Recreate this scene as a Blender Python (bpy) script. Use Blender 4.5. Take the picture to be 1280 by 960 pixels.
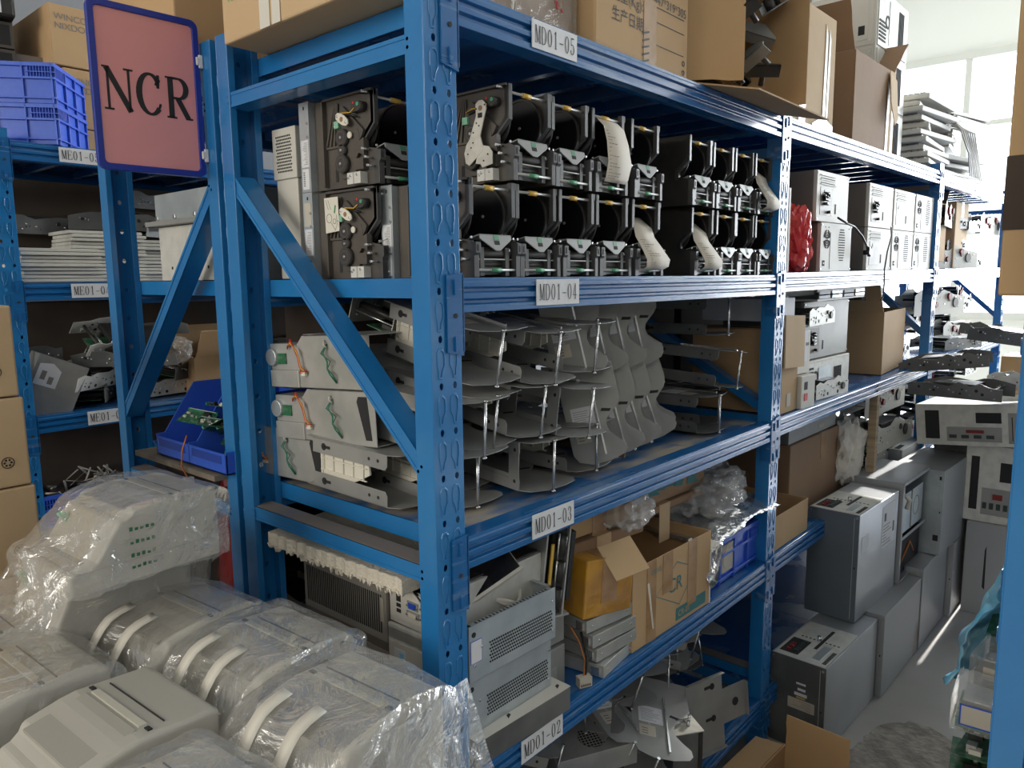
import bpy, bmesh, math, random
from mathutils import Matrix, Vector, Euler
for o in list(bpy.data.objects): bpy.data.objects.remove(o, do_unlink=True)
SC = bpy.context.scene
COL = SC.collection
R = math.radians

# ------------------------------------------------------------ camera
cam_d = bpy.data.cameras.new('camera'); cam = bpy.data.objects.new('camera', cam_d); COL.objects.link(cam)
yaw, pit, rol, foc = 0.7173, -0.1393, -0.0105, 938.5
fw = Vector((math.cos(pit)*math.cos(yaw), math.cos(pit)*math.sin(yaw), math.sin(pit)))
rt = Vector((math.sin(yaw), -math.cos(yaw), 0)); up = rt.cross(fw)
r2 = math.cos(rol)*rt + math.sin(rol)*up; u2 = -math.sin(rol)*rt + math.cos(rol)*up
mm = Matrix((r2, u2, -fw)).transposed().to_4x4(); mm.translation = Vector((-0.7929, -0.857, 1.5035))
cam.matrix_world = mm
cam_d.sensor_width = 36; cam_d.lens = 36*foc/1280; cam_d.clip_start = 0.05; cam_d.clip_end = 200
SC.camera = cam
# ------------------------------------------------------------ light and exposure
SC.view_settings.view_transform = 'Standard'; SC.view_settings.look = 'None'
SC.view_settings.gamma = 1; SC.view_settings.use_curve_mapping = False
SC.view_settings.exposure = 0.38
W = bpy.data.worlds.new('sky'); SC.world = W; W.use_nodes = True
wn = W.node_tree.nodes; wl = W.node_tree.links; wn.clear()
wo = wn.new('ShaderNodeOutputWorld'); wb = wn.new('ShaderNodeBackground')
wb.inputs[0].default_value = (0.80, 0.90, 1.0, 1); wb.inputs[1].default_value = 3.0
wl.new(wb.outputs[0], wo.inputs[0])
def area(name, loc, target, sx, sy, power, col):
    l = bpy.data.lights.new(name, 'AREA'); l.shape = 'RECTANGLE'; l.size = sx; l.size_y = sy
    l.energy = power; l.color = col
    o = bpy.data.objects.new(name, l); COL.objects.link(o); o.location = loc
    o.rotation_euler = (Vector(target)-Vector(loc)).to_track_quat('-Z', 'Y').to_euler()
    return o
area('far_window_light', (8.85, -0.9, 2.45), (0, -0.6, 1.4), 6.6, 2.9, 720, (0.93, 0.97, 1.0))
sun_d = bpy.data.lights.new('sun', 'SUN'); sun_d.energy = 5.0; sun_d.angle = R(1.0); sun_d.color = (1.0, 0.96, 0.9)
sun = bpy.data.objects.new('sun', sun_d); COL.objects.link(sun); sun.rotation_euler = Vector((-math.cos(R(23)), 0.02, -math.sin(R(23)))).to_track_quat('-Z', 'Y').to_euler()
area('rear_window_light', (-4.6, 1.2, 2.6), (0.3, 0.6, 1.2), 4.0, 1.6, 108, (1.0, 0.93, 0.82))
area('aisle_area_light', (-3.2, -3.0, 3.3), (0.6, 0.2, 1.2), 3.0, 1.4, 24, (1.0, 0.96, 0.9))  # area light from behind the camera onto the rack fronts

# ------------------------------------------------------------ materials
MATS = {}
def N(nt, t, **kw):
    n = nt.nodes.new(t)
    for k, v in kw.items(): setattr(n, k, v)
    return n
def mat(name, col, rough=0.5, metal=0.0, spec=0.5, col2=None, scale=8, lo=0.4, hi=0.6, bump=0.0, bscale=60, stretch=None, detail=4, coat=0, emit=None, es=0, rough2=None, trans=0):
    m = bpy.data.materials.new(name); m.use_nodes = True; nt = m.node_tree
    b = nt.nodes['Principled BSDF']
    b.inputs['Base Color'].default_value = (*col, 1); b.inputs['Roughness'].default_value = rough
    b.inputs['Metallic'].default_value = metal; b.inputs['Specular IOR Level'].default_value = spec
    if coat: b.inputs['Coat Weight'].default_value = coat; b.inputs['Coat Roughness'].default_value = 0.12
    if emit: b.inputs['Emission Color'].default_value = (*emit, 1); b.inputs['Emission Strength'].default_value = es
    if trans: b.inputs['Transmission Weight'].default_value = trans
    if col2 is not None or bump:
        tc = N(nt, 'ShaderNodeTexCoord'); mp = N(nt, 'ShaderNodeMapping')
        nt.links.new(tc.outputs['Object'], mp.inputs[0])
        if stretch: mp.inputs['Scale'].default_value = stretch
    if col2 is not None:
        no = N(nt, 'ShaderNodeTexNoise'); no.inputs['Scale'].default_value = scale; no.inputs['Detail'].default_value = detail
        nt.links.new(mp.outputs[0], no.inputs['Vector'])
        cr = N(nt, 'ShaderNodeValToRGB'); cr.color_ramp.elements[0].position = lo; cr.color_ramp.elements[1].position = hi
        cr.color_ramp.elements[0].color = (*col, 1); cr.color_ramp.elements[1].color = (*col2, 1)
        nt.links.new(no.outputs['Fac'], cr.inputs[0]); nt.links.new(cr.outputs[0], b.inputs['Base Color'])
        if rough2 is not None:
            mr = N(nt, 'ShaderNodeMapRange'); mr.inputs['From Min'].default_value = lo; mr.inputs['From Max'].default_value = hi
            mr.inputs['To Min'].default_value = rough; mr.inputs['To Max'].default_value = rough2
            nt.links.new(no.outputs['Fac'], mr.inputs[0]); nt.links.new(mr.outputs[0], b.inputs['Roughness'])
    if bump:
        n2 = N(nt, 'ShaderNodeTexNoise'); n2.inputs['Scale'].default_value = bscale; n2.inputs['Detail'].default_value = 3
        nt.links.new(mp.outputs[0], n2.inputs['Vector'])
        bp = N(nt, 'ShaderNodeBump'); bp.inputs['Strength'].default_value = bump; bp.inputs['Distance'].default_value = 0.01
        nt.links.new(n2.outputs['Fac'], bp.inputs['Height']); nt.links.new(bp.outputs[0], b.inputs['Normal'])
    MATS[name] = m; return m
mat('blue_paint', (0.012, 0.155, 0.42), 0.24, spec=0.6, col2=(0.02, 0.185, 0.46), scale=3, coat=0.3, bump=0.04, bscale=25)
mat('beam_paint', (0.010, 0.115, 0.33), 0.27, spec=0.5, col2=(0.20, 0.27, 0.36), scale=5, lo=0.55, hi=0.78, stretch=(0.7, 6, 14), detail=8, rough2=0.55, coat=0.12)
mat('deck_paint', (0.025, 0.13, 0.34), 0.3, col2=(0.36, 0.32, 0.26), scale=7, lo=0.40, hi=0.60, detail=9, stretch=(1, 2.0, 1), rough2=0.7, coat=0.1)
mat('deck_clean', (0.02, 0.11, 0.34), 0.25, col2=(0.13, 0.2, 0.3), scale=5, lo=0.5, hi=0.8, detail=6, rough2=0.5, coat=0.2)
mat('brace_dust', (0.17, 0.15, 0.14), 0.8, col2=(0.06, 0.10, 0.18), scale=4, lo=0.55, hi=0.75, detail=6)
mat('steel', (0.52, 0.52, 0.50), 0.40, metal=0.5, col2=(0.43, 0.44, 0.42), scale=12, bump=0.02)
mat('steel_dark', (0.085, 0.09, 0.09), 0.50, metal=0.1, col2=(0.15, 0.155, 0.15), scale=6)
mat('steel_dull', (0.25, 0.255, 0.25), 0.5, metal=0.25, col2=(0.33, 0.33, 0.315), scale=5)
mat('steel_bright', (0.72, 0.73, 0.74), 0.25, metal=0.9)
mat('galvanized', (0.42, 0.47, 0.50), 0.4, metal=0.6, col2=(0.55, 0.60, 0.62), scale=14, lo=0.35, hi=0.7)
mat('steel_white', (0.66, 0.65, 0.60), 0.5, metal=0.2, col2=(0.55, 0.55, 0.52), scale=30, lo=0.4, hi=0.7)
mat('core_grey', (0.36, 0.38, 0.40), 0.38, metal=0.45, col2=(0.45, 0.46, 0.47), scale=3, lo=0.35, hi=0.7, detail=6)
mat('core_dust', (0.34, 0.35, 0.35), 0.5, metal=0.25, col2=(0.20, 0.15, 0.11), scale=3.5, lo=0.58, hi=0.75, detail=7)
mat('core_blue', (0.15, 0.18, 0.21), 0.4, metal=0.4, col2=(0.19, 0.22, 0.25), scale=3)
mat('pc_beige', (0.62, 0.60, 0.54), 0.55, col2=(0.52, 0.50, 0.45), scale=4, lo=0.4, hi=0.8)
mat('pc_brown', (0.16, 0.14, 0.12), 0.5, col2=(0.2, 0.17, 0.15), scale=5)
mat('machine_grey', (0.40, 0.385, 0.345), 0.45, col2=(0.43, 0.415, 0.37), scale=3, bump=0.03, bscale=500)
mat('machine_panel', (0.34, 0.325, 0.29), 0.5, bump=0.05, bscale=500)
mat('machine_light', (0.52, 0.50, 0.43), 0.5)
mat('black_plastic', (0.022, 0.021, 0.02), 0.4, col2=(0.032, 0.030, 0.027), scale=20)
mat('brown_plastic', (0.062, 0.054, 0.047), 0.5, col2=(0.10, 0.086, 0.07), scale=8, lo=0.4, hi=0.75, detail=6)
mat('frame_plastic', (0.055, 0.056, 0.058), 0.36, col2=(0.075, 0.076, 0.078), scale=10)
mat('disc_black', (0.006, 0.0065, 0.009), 0.35)
mat('dark_void', (0.008, 0.008, 0.009), 0.9)
mat('hole_dark', (0.02, 0.02, 0.022), 0.8)
mat('latch_grey', (0.30, 0.31, 0.31), 0.4)
mat('green_plastic', (0.015, 0.22, 0.06), 0.35)
mat('green_tab', (0.08, 0.30, 0.16), 0.5)
mat('mint_green', (0.22, 0.5, 0.33), 0.4)
mat('pcb_green', (0.02, 0.13, 0.06), 0.4, col2=(0.12, 0.2, 0.12), scale=60, lo=0.5, hi=0.6)
mat('yellow_tab', (0.72, 0.45, 0.08), 0.5)
mat('gear_black', (0.035, 0.032, 0.03), 0.5)
mat('white_metal', (0.62, 0.60, 0.53), 0.5, col2=(0.54, 0.52, 0.45), scale=60)
mat('white_plastic', (0.68, 0.65, 0.56), 0.5)
mat('paper', (0.66, 0.61, 0.53), 0.8)
mat('label_white', (0.66, 0.67, 0.70), 0.6)
mat('label_dirty', (0.50, 0.46, 0.38), 0.7)
mat('ink', (0.012, 0.012, 0.014), 0.6)
mat('ink_grey', (0.20, 0.19, 0.18), 0.7)
mat('foam', (0.80, 0.74, 0.62), 0.9, bump=0.5, bscale=160)
mat('cardboard', (0.50, 0.33, 0.17), 0.8, col2=(0.44, 0.28, 0.14), scale=3, lo=0.35, hi=0.7, bump=0.06, bscale=30)
mat('cardboard_pale', (0.56, 0.40, 0.235), 0.8, col2=(0.50, 0.35, 0.20), scale=4, lo=0.35, hi=0.7, bump=0.06, bscale=30)
mat('cardboard_brown', (0.30, 0.185, 0.105), 0.8, col2=(0.25, 0.15, 0.085), scale=4, lo=0.35, hi=0.7, bump=0.06, bscale=30)
mat('cardboard_shade_print', (0.07, 0.05, 0.035), 0.85, col2=(0.05, 0.035, 0.025), scale=4)  # dark print, and shade put into the colour of the backdrop cartons
mat('tape_brown', (0.33, 0.19, 0.09), 0.25, col2=(0.42, 0.26, 0.14), scale=18)
mat('tape_amber', (0.55, 0.28, 0.03), 0.22, col2=(0.40, 0.20, 0.05), scale=14, bump=0.3, bscale=25)
mat('tape_white', (0.66, 0.63, 0.56), 0.35)
mat('blue_crate', (0.035, 0.115, 0.62), 0.33, spec=0.5, bump=0.05)
mat('blue_crate_dark', (0.02, 0.06, 0.35), 0.4)
mat('sign_blue', (0.012, 0.03, 0.28), 0.3)
mat('sign_pink', (0.66, 0.26, 0.27), 0.4, col2=(0.70, 0.29, 0.30), scale=3, coat=0.4)
mat('clip_white', (0.7, 0.68, 0.68), 0.35)
mat('wood', (0.42, 0.31, 0.19), 0.7, col2=(0.27, 0.2, 0.13), scale=3, stretch=(1, 1, 14), detail=6)
mat('grey_wood', (0.22, 0.19, 0.15), 0.85, col2=(0.13, 0.11, 0.09), scale=10)
mat('red_bag', (0.70, 0.03, 0.035), 0.3, col2=(0.8, 0.10, 0.09), scale=10, bump=0.4, bscale=30)
mat('dark_red', (0.22, 0.012, 0.012), 0.45)
mat('red', (0.6, 0.02, 0.02), 0.4)
mat('blue_film', (0.16, 0.52, 0.78), 0.3, col2=(0.30, 0.66, 0.88), scale=12, bump=0.6, bscale=18)
mat('foil', (0.62, 0.62, 0.62), 0.22, metal=0.85, bump=1.0, bscale=26)
mat('cable_black', (0.012, 0.012, 0.012), 0.4)
mat('cable_white', (0.55, 0.53, 0.48), 0.5)
mat('cable_yellow', (0.65, 0.38, 0.04), 0.5)
mat('cable_orange', (0.5, 0.16, 0.03), 0.5)
mat('cable_green', (0.02, 0.15, 0.09), 0.5)
mat('terminal_green', (0.03, 0.22, 0.12), 0.3)  # plain green of the terminal strips
mat('port_blue', (0.02, 0.08, 0.5), 0.4)
mat('port_dark', (0.03, 0.05, 0.045), 0.5)
mat('teal_print', (0.03, 0.16, 0.17), 0.7)
mat('green_print', (0.12, 0.34, 0.16), 0.7)
mat('red_print', (0.5, 0.05, 0.07), 0.7)
mat('wall_paint', (0.80, 0.80, 0.74), 0.8)
mat('wall_grey', (0.42, 0.42, 0.40), 0.85)
mat('backdrop_shade', (0.22, 0.23, 0.25), 0.9)  # dark tone standing in for the shade behind the racks
mat('ceiling_paint', (0.62, 0.62, 0.58), 0.9)
mat('floor_epoxy', (0.50, 0.49, 0.46), 0.32, spec=0.5, col2=(0.36, 0.35, 0.32), scale=1.6, lo=0.42, hi=0.75, detail=9, rough2=0.5, bump=0.02)
mat('rough_concrete', (0.42, 0.385, 0.335), 0.95, col2=(0.27, 0.245, 0.215), scale=16, bump=1.0, bscale=45, detail=8)
mat('window_frame', (0.62, 0.62, 0.56), 0.5)
mat('lcd_black', (0.012, 0.012, 0.015), 0.12, col2=(0.04, 0.038, 0.03), scale=7, lo=0.5, hi=0.7, rough2=0.4)
def film(name, tint, opac, bscale, bstr, rough=0.12, milky=0.1, scale_fac=1.0):
    m = bpy.data.materials.new(name); m.use_nodes = True; nt = m.node_tree; nt.nodes.clear()
    out = N(nt, 'ShaderNodeOutputMaterial'); tr = N(nt, 'ShaderNodeBsdfTransparent'); tr.inputs[0].default_value = (0.97, 0.97, 0.97, 1)
    gl = N(nt, 'ShaderNodeBsdfGlossy'); gl.inputs['Roughness'].default_value = rough; gl.inputs[0].default_value = (1, 1, 1, 1)
    di = N(nt, 'ShaderNodeBsdfDiffuse'); di.inputs[0].default_value = (*tint, 1)
    tc = N(nt, 'ShaderNodeTexCoord'); no = N(nt, 'ShaderNodeTexNoise'); no.inputs['Scale'].default_value = bscale; no.inputs['Detail'].default_value = 5
    no.inputs['Distortion'].default_value = 2.2
    nt.links.new(tc.outputs['Object'], no.inputs['Vector'])
    bp = N(nt, 'ShaderNodeBump'); bp.inputs['Strength'].default_value = bstr; bp.inputs['Distance'].default_value = 0.02
    nt.links.new(no.outputs['Fac'], bp.inputs['Height']); nt.links.new(bp.outputs[0], gl.inputs['Normal'])
    lw = N(nt, 'ShaderNodeLayerWeight'); lw.inputs[0].default_value = 0.35; nt.links.new(bp.outputs[0], lw.inputs['Normal'])
    m1 = N(nt, 'ShaderNodeMixShader'); m2 = N(nt, 'ShaderNodeMixShader')
    m1.inputs[0].default_value = milky; nt.links.new(tr.outputs[0], m1.inputs[1]); nt.links.new(di.outputs[0], m1.inputs[2])
    mt = N(nt, 'ShaderNodeMath'); mt.operation = 'MULTIPLY_ADD'; mt.inputs[1].default_value = opac; mt.inputs[2].default_value = 0.03; mt.use_clamp = True
    nt.links.new(lw.outputs['Fresnel'], mt.inputs[0]); nt.links.new(mt.outputs[0], m2.inputs[0])
    nt.links.new(m1.outputs[0], m2.inputs[1]); nt.links.new(gl.outputs[0], m2.inputs[2]); nt.links.new(m2.outputs[0], out.inputs[0])
    MATS[name] = m
film('clear_film', (0.85, 0.83, 0.78), 0.34, 9, 0.9, rough=0.07, milky=0.15)
film('bubble_wrap', (0.7, 0.7, 0.7), 0.6, 40, 1.0, milky=0.3)

# ------------------------------------------------------------ mesh builder
def ident(): return Matrix.Identity(4)
def T(x=0, y=0, z=0): return Matrix.Translation((x, y, z))
def RX(a): return Matrix.Rotation(R(a), 4, 'X')
def RY(a): return Matrix.Rotation(R(a), 4, 'Y')
def RZ(a): return Matrix.Rotation(R(a), 4, 'Z')
class MB:
    def __init__(s, m='steel'):
        s.v = []; s.f = []; s.fm = []; s.names = []; s.M = ident(); s.cur = 0; s.sm = []; s.mat(m); s.smooth = False
    def mat(s, n):
        if n not in s.names: s.names.append(n)
        s.cur = s.names.index(n); return s
    def add(s, vs, fs, smooth=None):
        b = len(s.v); s.v += [tuple(s.M @ Vector(v)) for v in vs]
        for f in fs: s.f.append(tuple(b+i for i in f)); s.fm.append(s.cur); s.sm.append(s.smooth if smooth is None else smooth)
        return s
    def box(s, x0, x1, y0, y1, z0, z1):
        if x0 > x1: x0, x1 = x1, x0
        if y0 > y1: y0, y1 = y1, y0
        if z0 > z1: z0, z1 = z1, z0
        return s.add([(x0,y0,z0),(x1,y0,z0),(x1,y1,z0),(x0,y1,z0),(x0,y0,z1),(x1,y0,z1),(x1,y1,z1),(x0,y1,z1)],
              [(0,3,2,1),(4,5,6,7),(0,1,5,4),(1,2,6,5),(2,3,7,6),(3,0,4,7)])
    def prism(s, poly, t0, t1, axis='z', smooth=False):
        # poly (a,b); axis z -> (a,b,t); y -> (a,t,b); x -> (t,a,b)
        def pt(a, b, t): return (a, b, t) if axis == 'z' else ((a, t, b) if axis == 'y' else (t, a, b))
        n = len(poly); vs = [pt(a, b, t0) for a, b in poly]+[pt(a, b, t1) for a, b in poly]
        ar = sum(poly[i][0]*poly[(i+1)%n][1]-poly[(i+1)%n][0]*poly[i][1] for i in range(n))
        flip = (ar < 0) ^ (t1 < t0) ^ (axis == 'y')
        fs = [tuple(range(n-1, -1, -1)), tuple(range(n, 2*n))]+[(i, (i+1)%n, n+(i+1)%n, n+i) for i in range(n)]
        if flip: fs = [tuple(reversed(f)) for f in fs]
        b = len(s.v); s.v += [tuple(s.M @ Vector(v)) for v in vs]
        for k, f in enumerate(fs): s.f.append(tuple(b+i for i in f)); s.fm.append(s.cur); s.sm.append(smooth and k > 1)
        return s
    def cyl(s, c, r, h, axis='z', n=16, r2=None, smooth=True):
        r2 = r if r2 is None else r2
        cx, cy, cz = c; vs = []
        for t, rr in ((0, r), (h, r2)):
            for i in range(n):
                a = 2*math.pi*i/n; p, q = rr*math.cos(a), rr*math.sin(a)
                vs.append((cx+p, cy+q, cz+t) if axis == 'z' else ((cx+q, cy+t, cz+p) if axis == 'y' else (cx+t, cy+p, cz+q)))
        fs = [tuple(range(n-1, -1, -1)), tuple(range(n, 2*n))]+[(i, (i+1)%n, n+(i+1)%n, n+i) for i in range(n)]
        b = len(s.v); s.v += [tuple(s.M @ Vector(v)) for v in vs]
        for k, f in enumerate(fs): s.f.append(tuple(b+i for i in f)); s.fm.append(s.cur); s.sm.append(smooth and k > 1)
        return s
    def ring(s, c, r0, r1, h, axis='z', n=24):
        cx, cy, cz = c; vs = []
        for t, rr in ((0, r0), (h, r0), (h, r1), (0, r1)):
            for i in range(n):
                a = 2*math.pi*i/n; p, q = rr*math.cos(a), rr*math.sin(a)
                vs.append((cx+p, cy+q, cz+t) if axis == 'z' else ((cx+q, cy+t, cz+p) if axis == 'y' else (cx+t, cy+p, cz+q)))
        fs = []
        for k in range(4):
            for i in range(n): fs.append((k*n+i, ((k+1)%4)*n+i, ((k+1)%4)*n+(i+1)%n, k*n+(i+1)%n))
        return s.add(vs, fs)
    def tube(s, pts, r, n=6):
        pts = [Vector(p) for p in pts]; m = len(pts); vs = []; prev = None
        for i, p in enumerate(pts):
            d = (pts[min(i+1, m-1)]-pts[max(i-1, 0)])
            d = d.normalized() if d.length > 1e-9 else Vector((0, 0, 1))
            if prev is None:
                u = d.orthogonal().normalized()
            else:
                u = (prev-d*prev.dot(d)); u = u.normalized() if u.length > 1e-6 else d.orthogonal().normalized()
            prev = u; w = d.cross(u)
            for k in range(n):
                a = 2*math.pi*k/n; vs.append(tuple(p+u*(r*math.cos(a))+w*(r*math.sin(a))))
        fs = [(i*n+k, i*n+(k+1)%n, (i+1)*n+(k+1)%n, (i+1)*n+k) for i in range(m-1) for k in range(n)]
        fs += [tuple(range(n-1, -1, -1)), tuple((m-1)*n+k for k in range(n))]
        return s.add(vs, fs, True)
    def quad(s, a, b, c, d): return s.add([a, b, c, d], [(0, 1, 2, 3)])
    def build(s, name, parent=None, bevel=0, label=None, seg=2, sub=0):
        me = bpy.data.meshes.new(name); me.from_pydata(s.v, [], s.f)
        for n in s.names: me.materials.append(MATS[n])
        me.polygons.foreach_set('material_index', s.fm); me.polygons.foreach_set('use_smooth', s.sm); me.update()
        o = bpy.data.objects.new(name, me); COL.objects.link(o)
        if parent is not None: o.parent = parent
        if bevel:
            b = o.modifiers.new('bevel', 'BEVEL'); b.width = bevel; b.segments = seg; b.limit_method = 'ANGLE'; b.angle_limit = R(40); b.harden_normals = False
        if sub:
            b = o.modifiers.new('sub', 'SUBSURF'); b.levels = sub; b.render_levels = sub
        if label: o['label'] = label
        return o
def thing(name, label, cat, M=None, group=None):
    o = bpy.data.objects.new(name, None); o.empty_display_size = 0.05; COL.objects.link(o)
    o['label'] = label; o['category'] = cat
    if group: o['group'] = group
    if M is not None: o.matrix_world = M
    return o
def tag(o, label, cat, group=None, M=None):
    o['label'] = label; o['category'] = cat
    if group: o['group'] = group
    if M is not None: o.matrix_world = M
    return o
def struct(o, label=None):
    o['kind'] = 'structure'
    if label: o['label'] = label
    return o
def dup(root, M, label, group=None):
    r = root.copy(); COL.objects.link(r); r.matrix_world = M; r['label'] = label
    if group: r['group'] = group
    def rec(src, dst):
        for ch in list(src.children):
            c = ch.copy(); COL.objects.link(c); c.parent = dst
            c.matrix_parent_inverse = ch.matrix_parent_inverse.copy(); rec(ch, c)
    rec(root, r); return r
class Proto:
    """first placement moves the prototype itself, later ones copy it"""
    def __init__(s, root, group=None): s.root = root; s.used = False; s.group = group
    def put(s, M, label, drop=None):
        if not s.used:
            s.used = True; o = s.root; o.matrix_world = M; o['label'] = label
        else: o = dup(s.root, M, label)
        if s.group: o['group'] = s.group
        return o
# second bay of the long rack runs at a slight angle to the first
M2 = T(1.3516, 0, 0.006) @ RZ(-1.0) @ RY(R(0)) @ Matrix.Rotation(-0.008, 4, 'Y')
L5, L4, L3, L2, L1 = 1.944, 1.506, 1.074, 0.641, 0.193

# ------------------------------------------------------------ lettering
def stroke(mb, pts, w0, t, h=0.0006):
    """pts list of (x,y); w0 width or list of widths; flat slab"""
    n = len(pts); vs = []; closed = n > 3 and math.hypot(pts[0][0]-pts[-1][0], pts[0][1]-pts[-1][1]) < 1e-6
    for i in range(n):
        a = pts[i-1] if i else (pts[-2] if closed else pts[0]); c = pts[i+1] if i < n-1 else (pts[1] if closed else pts[-1])
        if n == 2 or i in (0, n-1) and not closed: a = pts[max(i-1, 0)]; c = pts[min(i+1, n-1)]
        dx, dy = c[0]-a[0], c[1]-a[1]; L = math.hypot(dx, dy) or 1; nx, ny = -dy/L, dx/L; w = w0[i] if isinstance(w0, list) else w0
        vs += [(pts[i][0]+nx*w/2, pts[i][1]+ny*w/2, h), (pts[i][0]-nx*w/2, pts[i][1]-ny*w/2, h)]
    mb.add(vs, [(2*i, 2*i+1, 2*i+3, 2*i+2) for i in range(n-1)])
def arc(cx, cy, rx, ry, a0, a1, n=14): return [(cx+rx*math.cos(R(a0+(a1-a0)*i/n)), cy+ry*math.sin(R(a0+(a1-a0)*i/n))) for i in range(n+1)]
def arcw(n, thin, thick, a0, a1): return [thin+(thick-thin)*abs(math.cos(R(a0+(a1-a0)*i/n))) for i in range(n+1)]
TH, TN = 0.17, 0.07
def gl(mb, ch, ox, sc, wd):
    """serif glyph in a 1 x 1.5 cell scaled by wd (x) and sc (y)"""
    def S(pts, w): stroke(mb, [(ox+x*wd, y*sc) for x, y in pts], [q*wd for q in w] if isinstance(w, list) else w*wd, 0)
    H = 1.0
    def ser(x, y, l=0.13): S([(x-l, y), (x+l, y)], TN)
    if ch == 'N':
        S([(0.15, 0), (0.15, H)], TN*1.3); S([(0.12, H-.02), (0.86, 0)], TH*1.15); S([(0.84, 0), (0.84, H)], TN*1.3)
        ser(0.15, 0.02, .16); ser(0.10, H-.02, .12); ser(0.84, H-.02, .16)
    elif ch == 'C':
        a = arc(0.52, 0.5, 0.38, 0.48, 42, 318, 20); S(a, arcw(20, TN*1.3, TH*1.25, 42, 318)); S([(0.80, 0.66), (0.82, 0.98)], TN*1.6); S(arc(.52, .5, .38, .48, 318, 335, 3), TN*1.3)
        S([(0.74, 0.72), (0.84, 0.88)], TH*.8)
    elif ch == 'R':
        S([(0.22, 0), (0.22, H)], TH*1.15); ser(0.22, .02, .18); ser(.2, H-.02, .16)
        S([(0.22, H-.02), (0.5, H-.02)], TN*1.3); S(arc(0.5, 0.74, 0.28, 0.24, 90, -90, 12), arcw(12, TN, TH*1.2, 90, -90)); S([(0.5, .5), (0.22, .5)], TN*1.3)
        S([(0.46, .5), (0.82, 0.02)], TH*1.15); ser(.86, .02, .12)
    elif ch == 'M':
        S([(0.12, 0), (0.12, H)], TN*1.2); S([(0.15, H), (0.5, 0.05)], TH); S([(0.5, 0.05), (0.83, H)], TN*1.2); S([(0.85, 0), (0.85, H)], TH)
        ser(.12, .02, .12); ser(.85, .02, .14); ser(.12, H-.02, .1); ser(.88, H-.02, .1)
    elif ch == 'D':
        S([(0.2, 0), (0.2, H)], TH); ser(.2, .02, .12); ser(.2, H-.02, .12); S([(0.2, H-.02), (.45, H-.02)], TN); S([(0.2, .02), (.45, .02)], TN)
        S(arc(.45, .5, .42, .48, 90, -90, 14), arcw(14, TN, TH, 90, -90))
    elif ch == 'E':
        S([(0.22, 0), (0.22, H)], TH); S([(0.08, H-.02), (.85, H-.02)], TN); S([(0.08, .02), (.87, .02)], TN); S([(0.22, .52), (.62, .52)], TN)
        S([(0.85, H), (.86, H-.24)], TN*1.3); S([(0.87, 0), (.9, .26)], TN*1.3); S([(.62, .4), (.62, .64)], TN*1.2)
    elif ch == '0':
        S(arc(.5, .5, .32, .48, 0, 360, 24), arcw(24, TN, TH, 0, 360))
    elif ch == '1':
        S([(.52, 0), (.52, H)], TH); ser(.52, .02, .2); S([(.28, .84), (.52, H-.01)], TN*1.4)
    elif ch == '2':
        S(arc(.48, .72, .3, .26, 170, -20, 12), arcw(12, TN, TH, 170, -20)); S([(.77, .66), (.2, .06)], TN*1.5); S([(.16, .05), (.84, .05)], TH*.9); S([(.84, 0), (.87, .24)], TN); S([(.2, .7), (.26, .78)], TH*.8)
    elif ch == '3':
        S(arc(.46, .75, .27, .23, 160, -80, 12), arcw(12, TN, TH, 160, -80)); S(arc(.46, .27, .31, .25, 85, -160, 14), arcw(14, TN, TH, 85, -160)); S([(.19, .74), (.25, .8)], TH*.8); S([(.16, .2), (.22, .28)], TH*.8)
    elif ch == '4':
        S([(.6, 0), (.6, H)], TH); S([(.6, H), (.12, .28)], TN); S([(.1, .27), (.9, .27)], TN*1.2); ser(.6, .02, .16)
    elif ch == '5':
        S([(.26, H-.03), (.78, H-.03)], TH*.9); S([(.27, H), (.23, .54)], TN*1.2); S(arc(.46, .32, .33, .29, 125, -160, 16), arcw(16, TN, TH, 125, -160)); S([(.17, .2), (.23, .28)], TH*.8)
    elif ch == '-':
        S([(.14, .42), (.86, .42)], TN*1.6)
def serif(mb, text, x0, y0, h, cw, gap=0.12):
    x = x0
    for ch in text: gl(mb, ch, x, h, cw); x += cw*(1+gap)
    return x
def serif_on(mb, text, M, x0, y0, h, cw, gap=0.12):
    """writes text in the XY plane of M (x right, y up, facing +z)"""
    sv = mb.M; mb.M = sv @ M @ T(x0, y0, 0); serif(mb, text, 0, 0, h, cw, gap); mb.M = sv
def text_obj(name, s, size, M, m, parent, align='LEFT', ext=0.0, line=1.0, sx=1.0):
    cu = bpy.data.curves.new(name, 'FONT'); cu.body = s; cu.size = size; cu.align_x = align; cu.space_line = line
    o = bpy.data.objects.new(name, cu); COL.objects.link(o)
    bpy.context.view_layer.update()
    me = bpy.data.meshes.new_from_object(o.evaluated_get(bpy.context.evaluated_depsgraph_get()))
    bpy.data.objects.remove(o, do_unlink=True); bpy.data.curves.remove(cu)
    me.transform(M @ Matrix.Diagonal((sx, 1, 1, 1))); me.materials.clear(); me.materials.append(MATS[m])
    t = bpy.data.objects.new(name, me); COL.objects.link(t); t.parent = parent
    return t
def face_ny(x, y, z): return T(x, y, z) @ RX(90)                 # plane facing -Y: x right, y up
def face_nx(x, y, z): return T(x, y, z) @ RZ(-90) @ RX(90)       # plane facing -X: x -> -Y, y up

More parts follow.
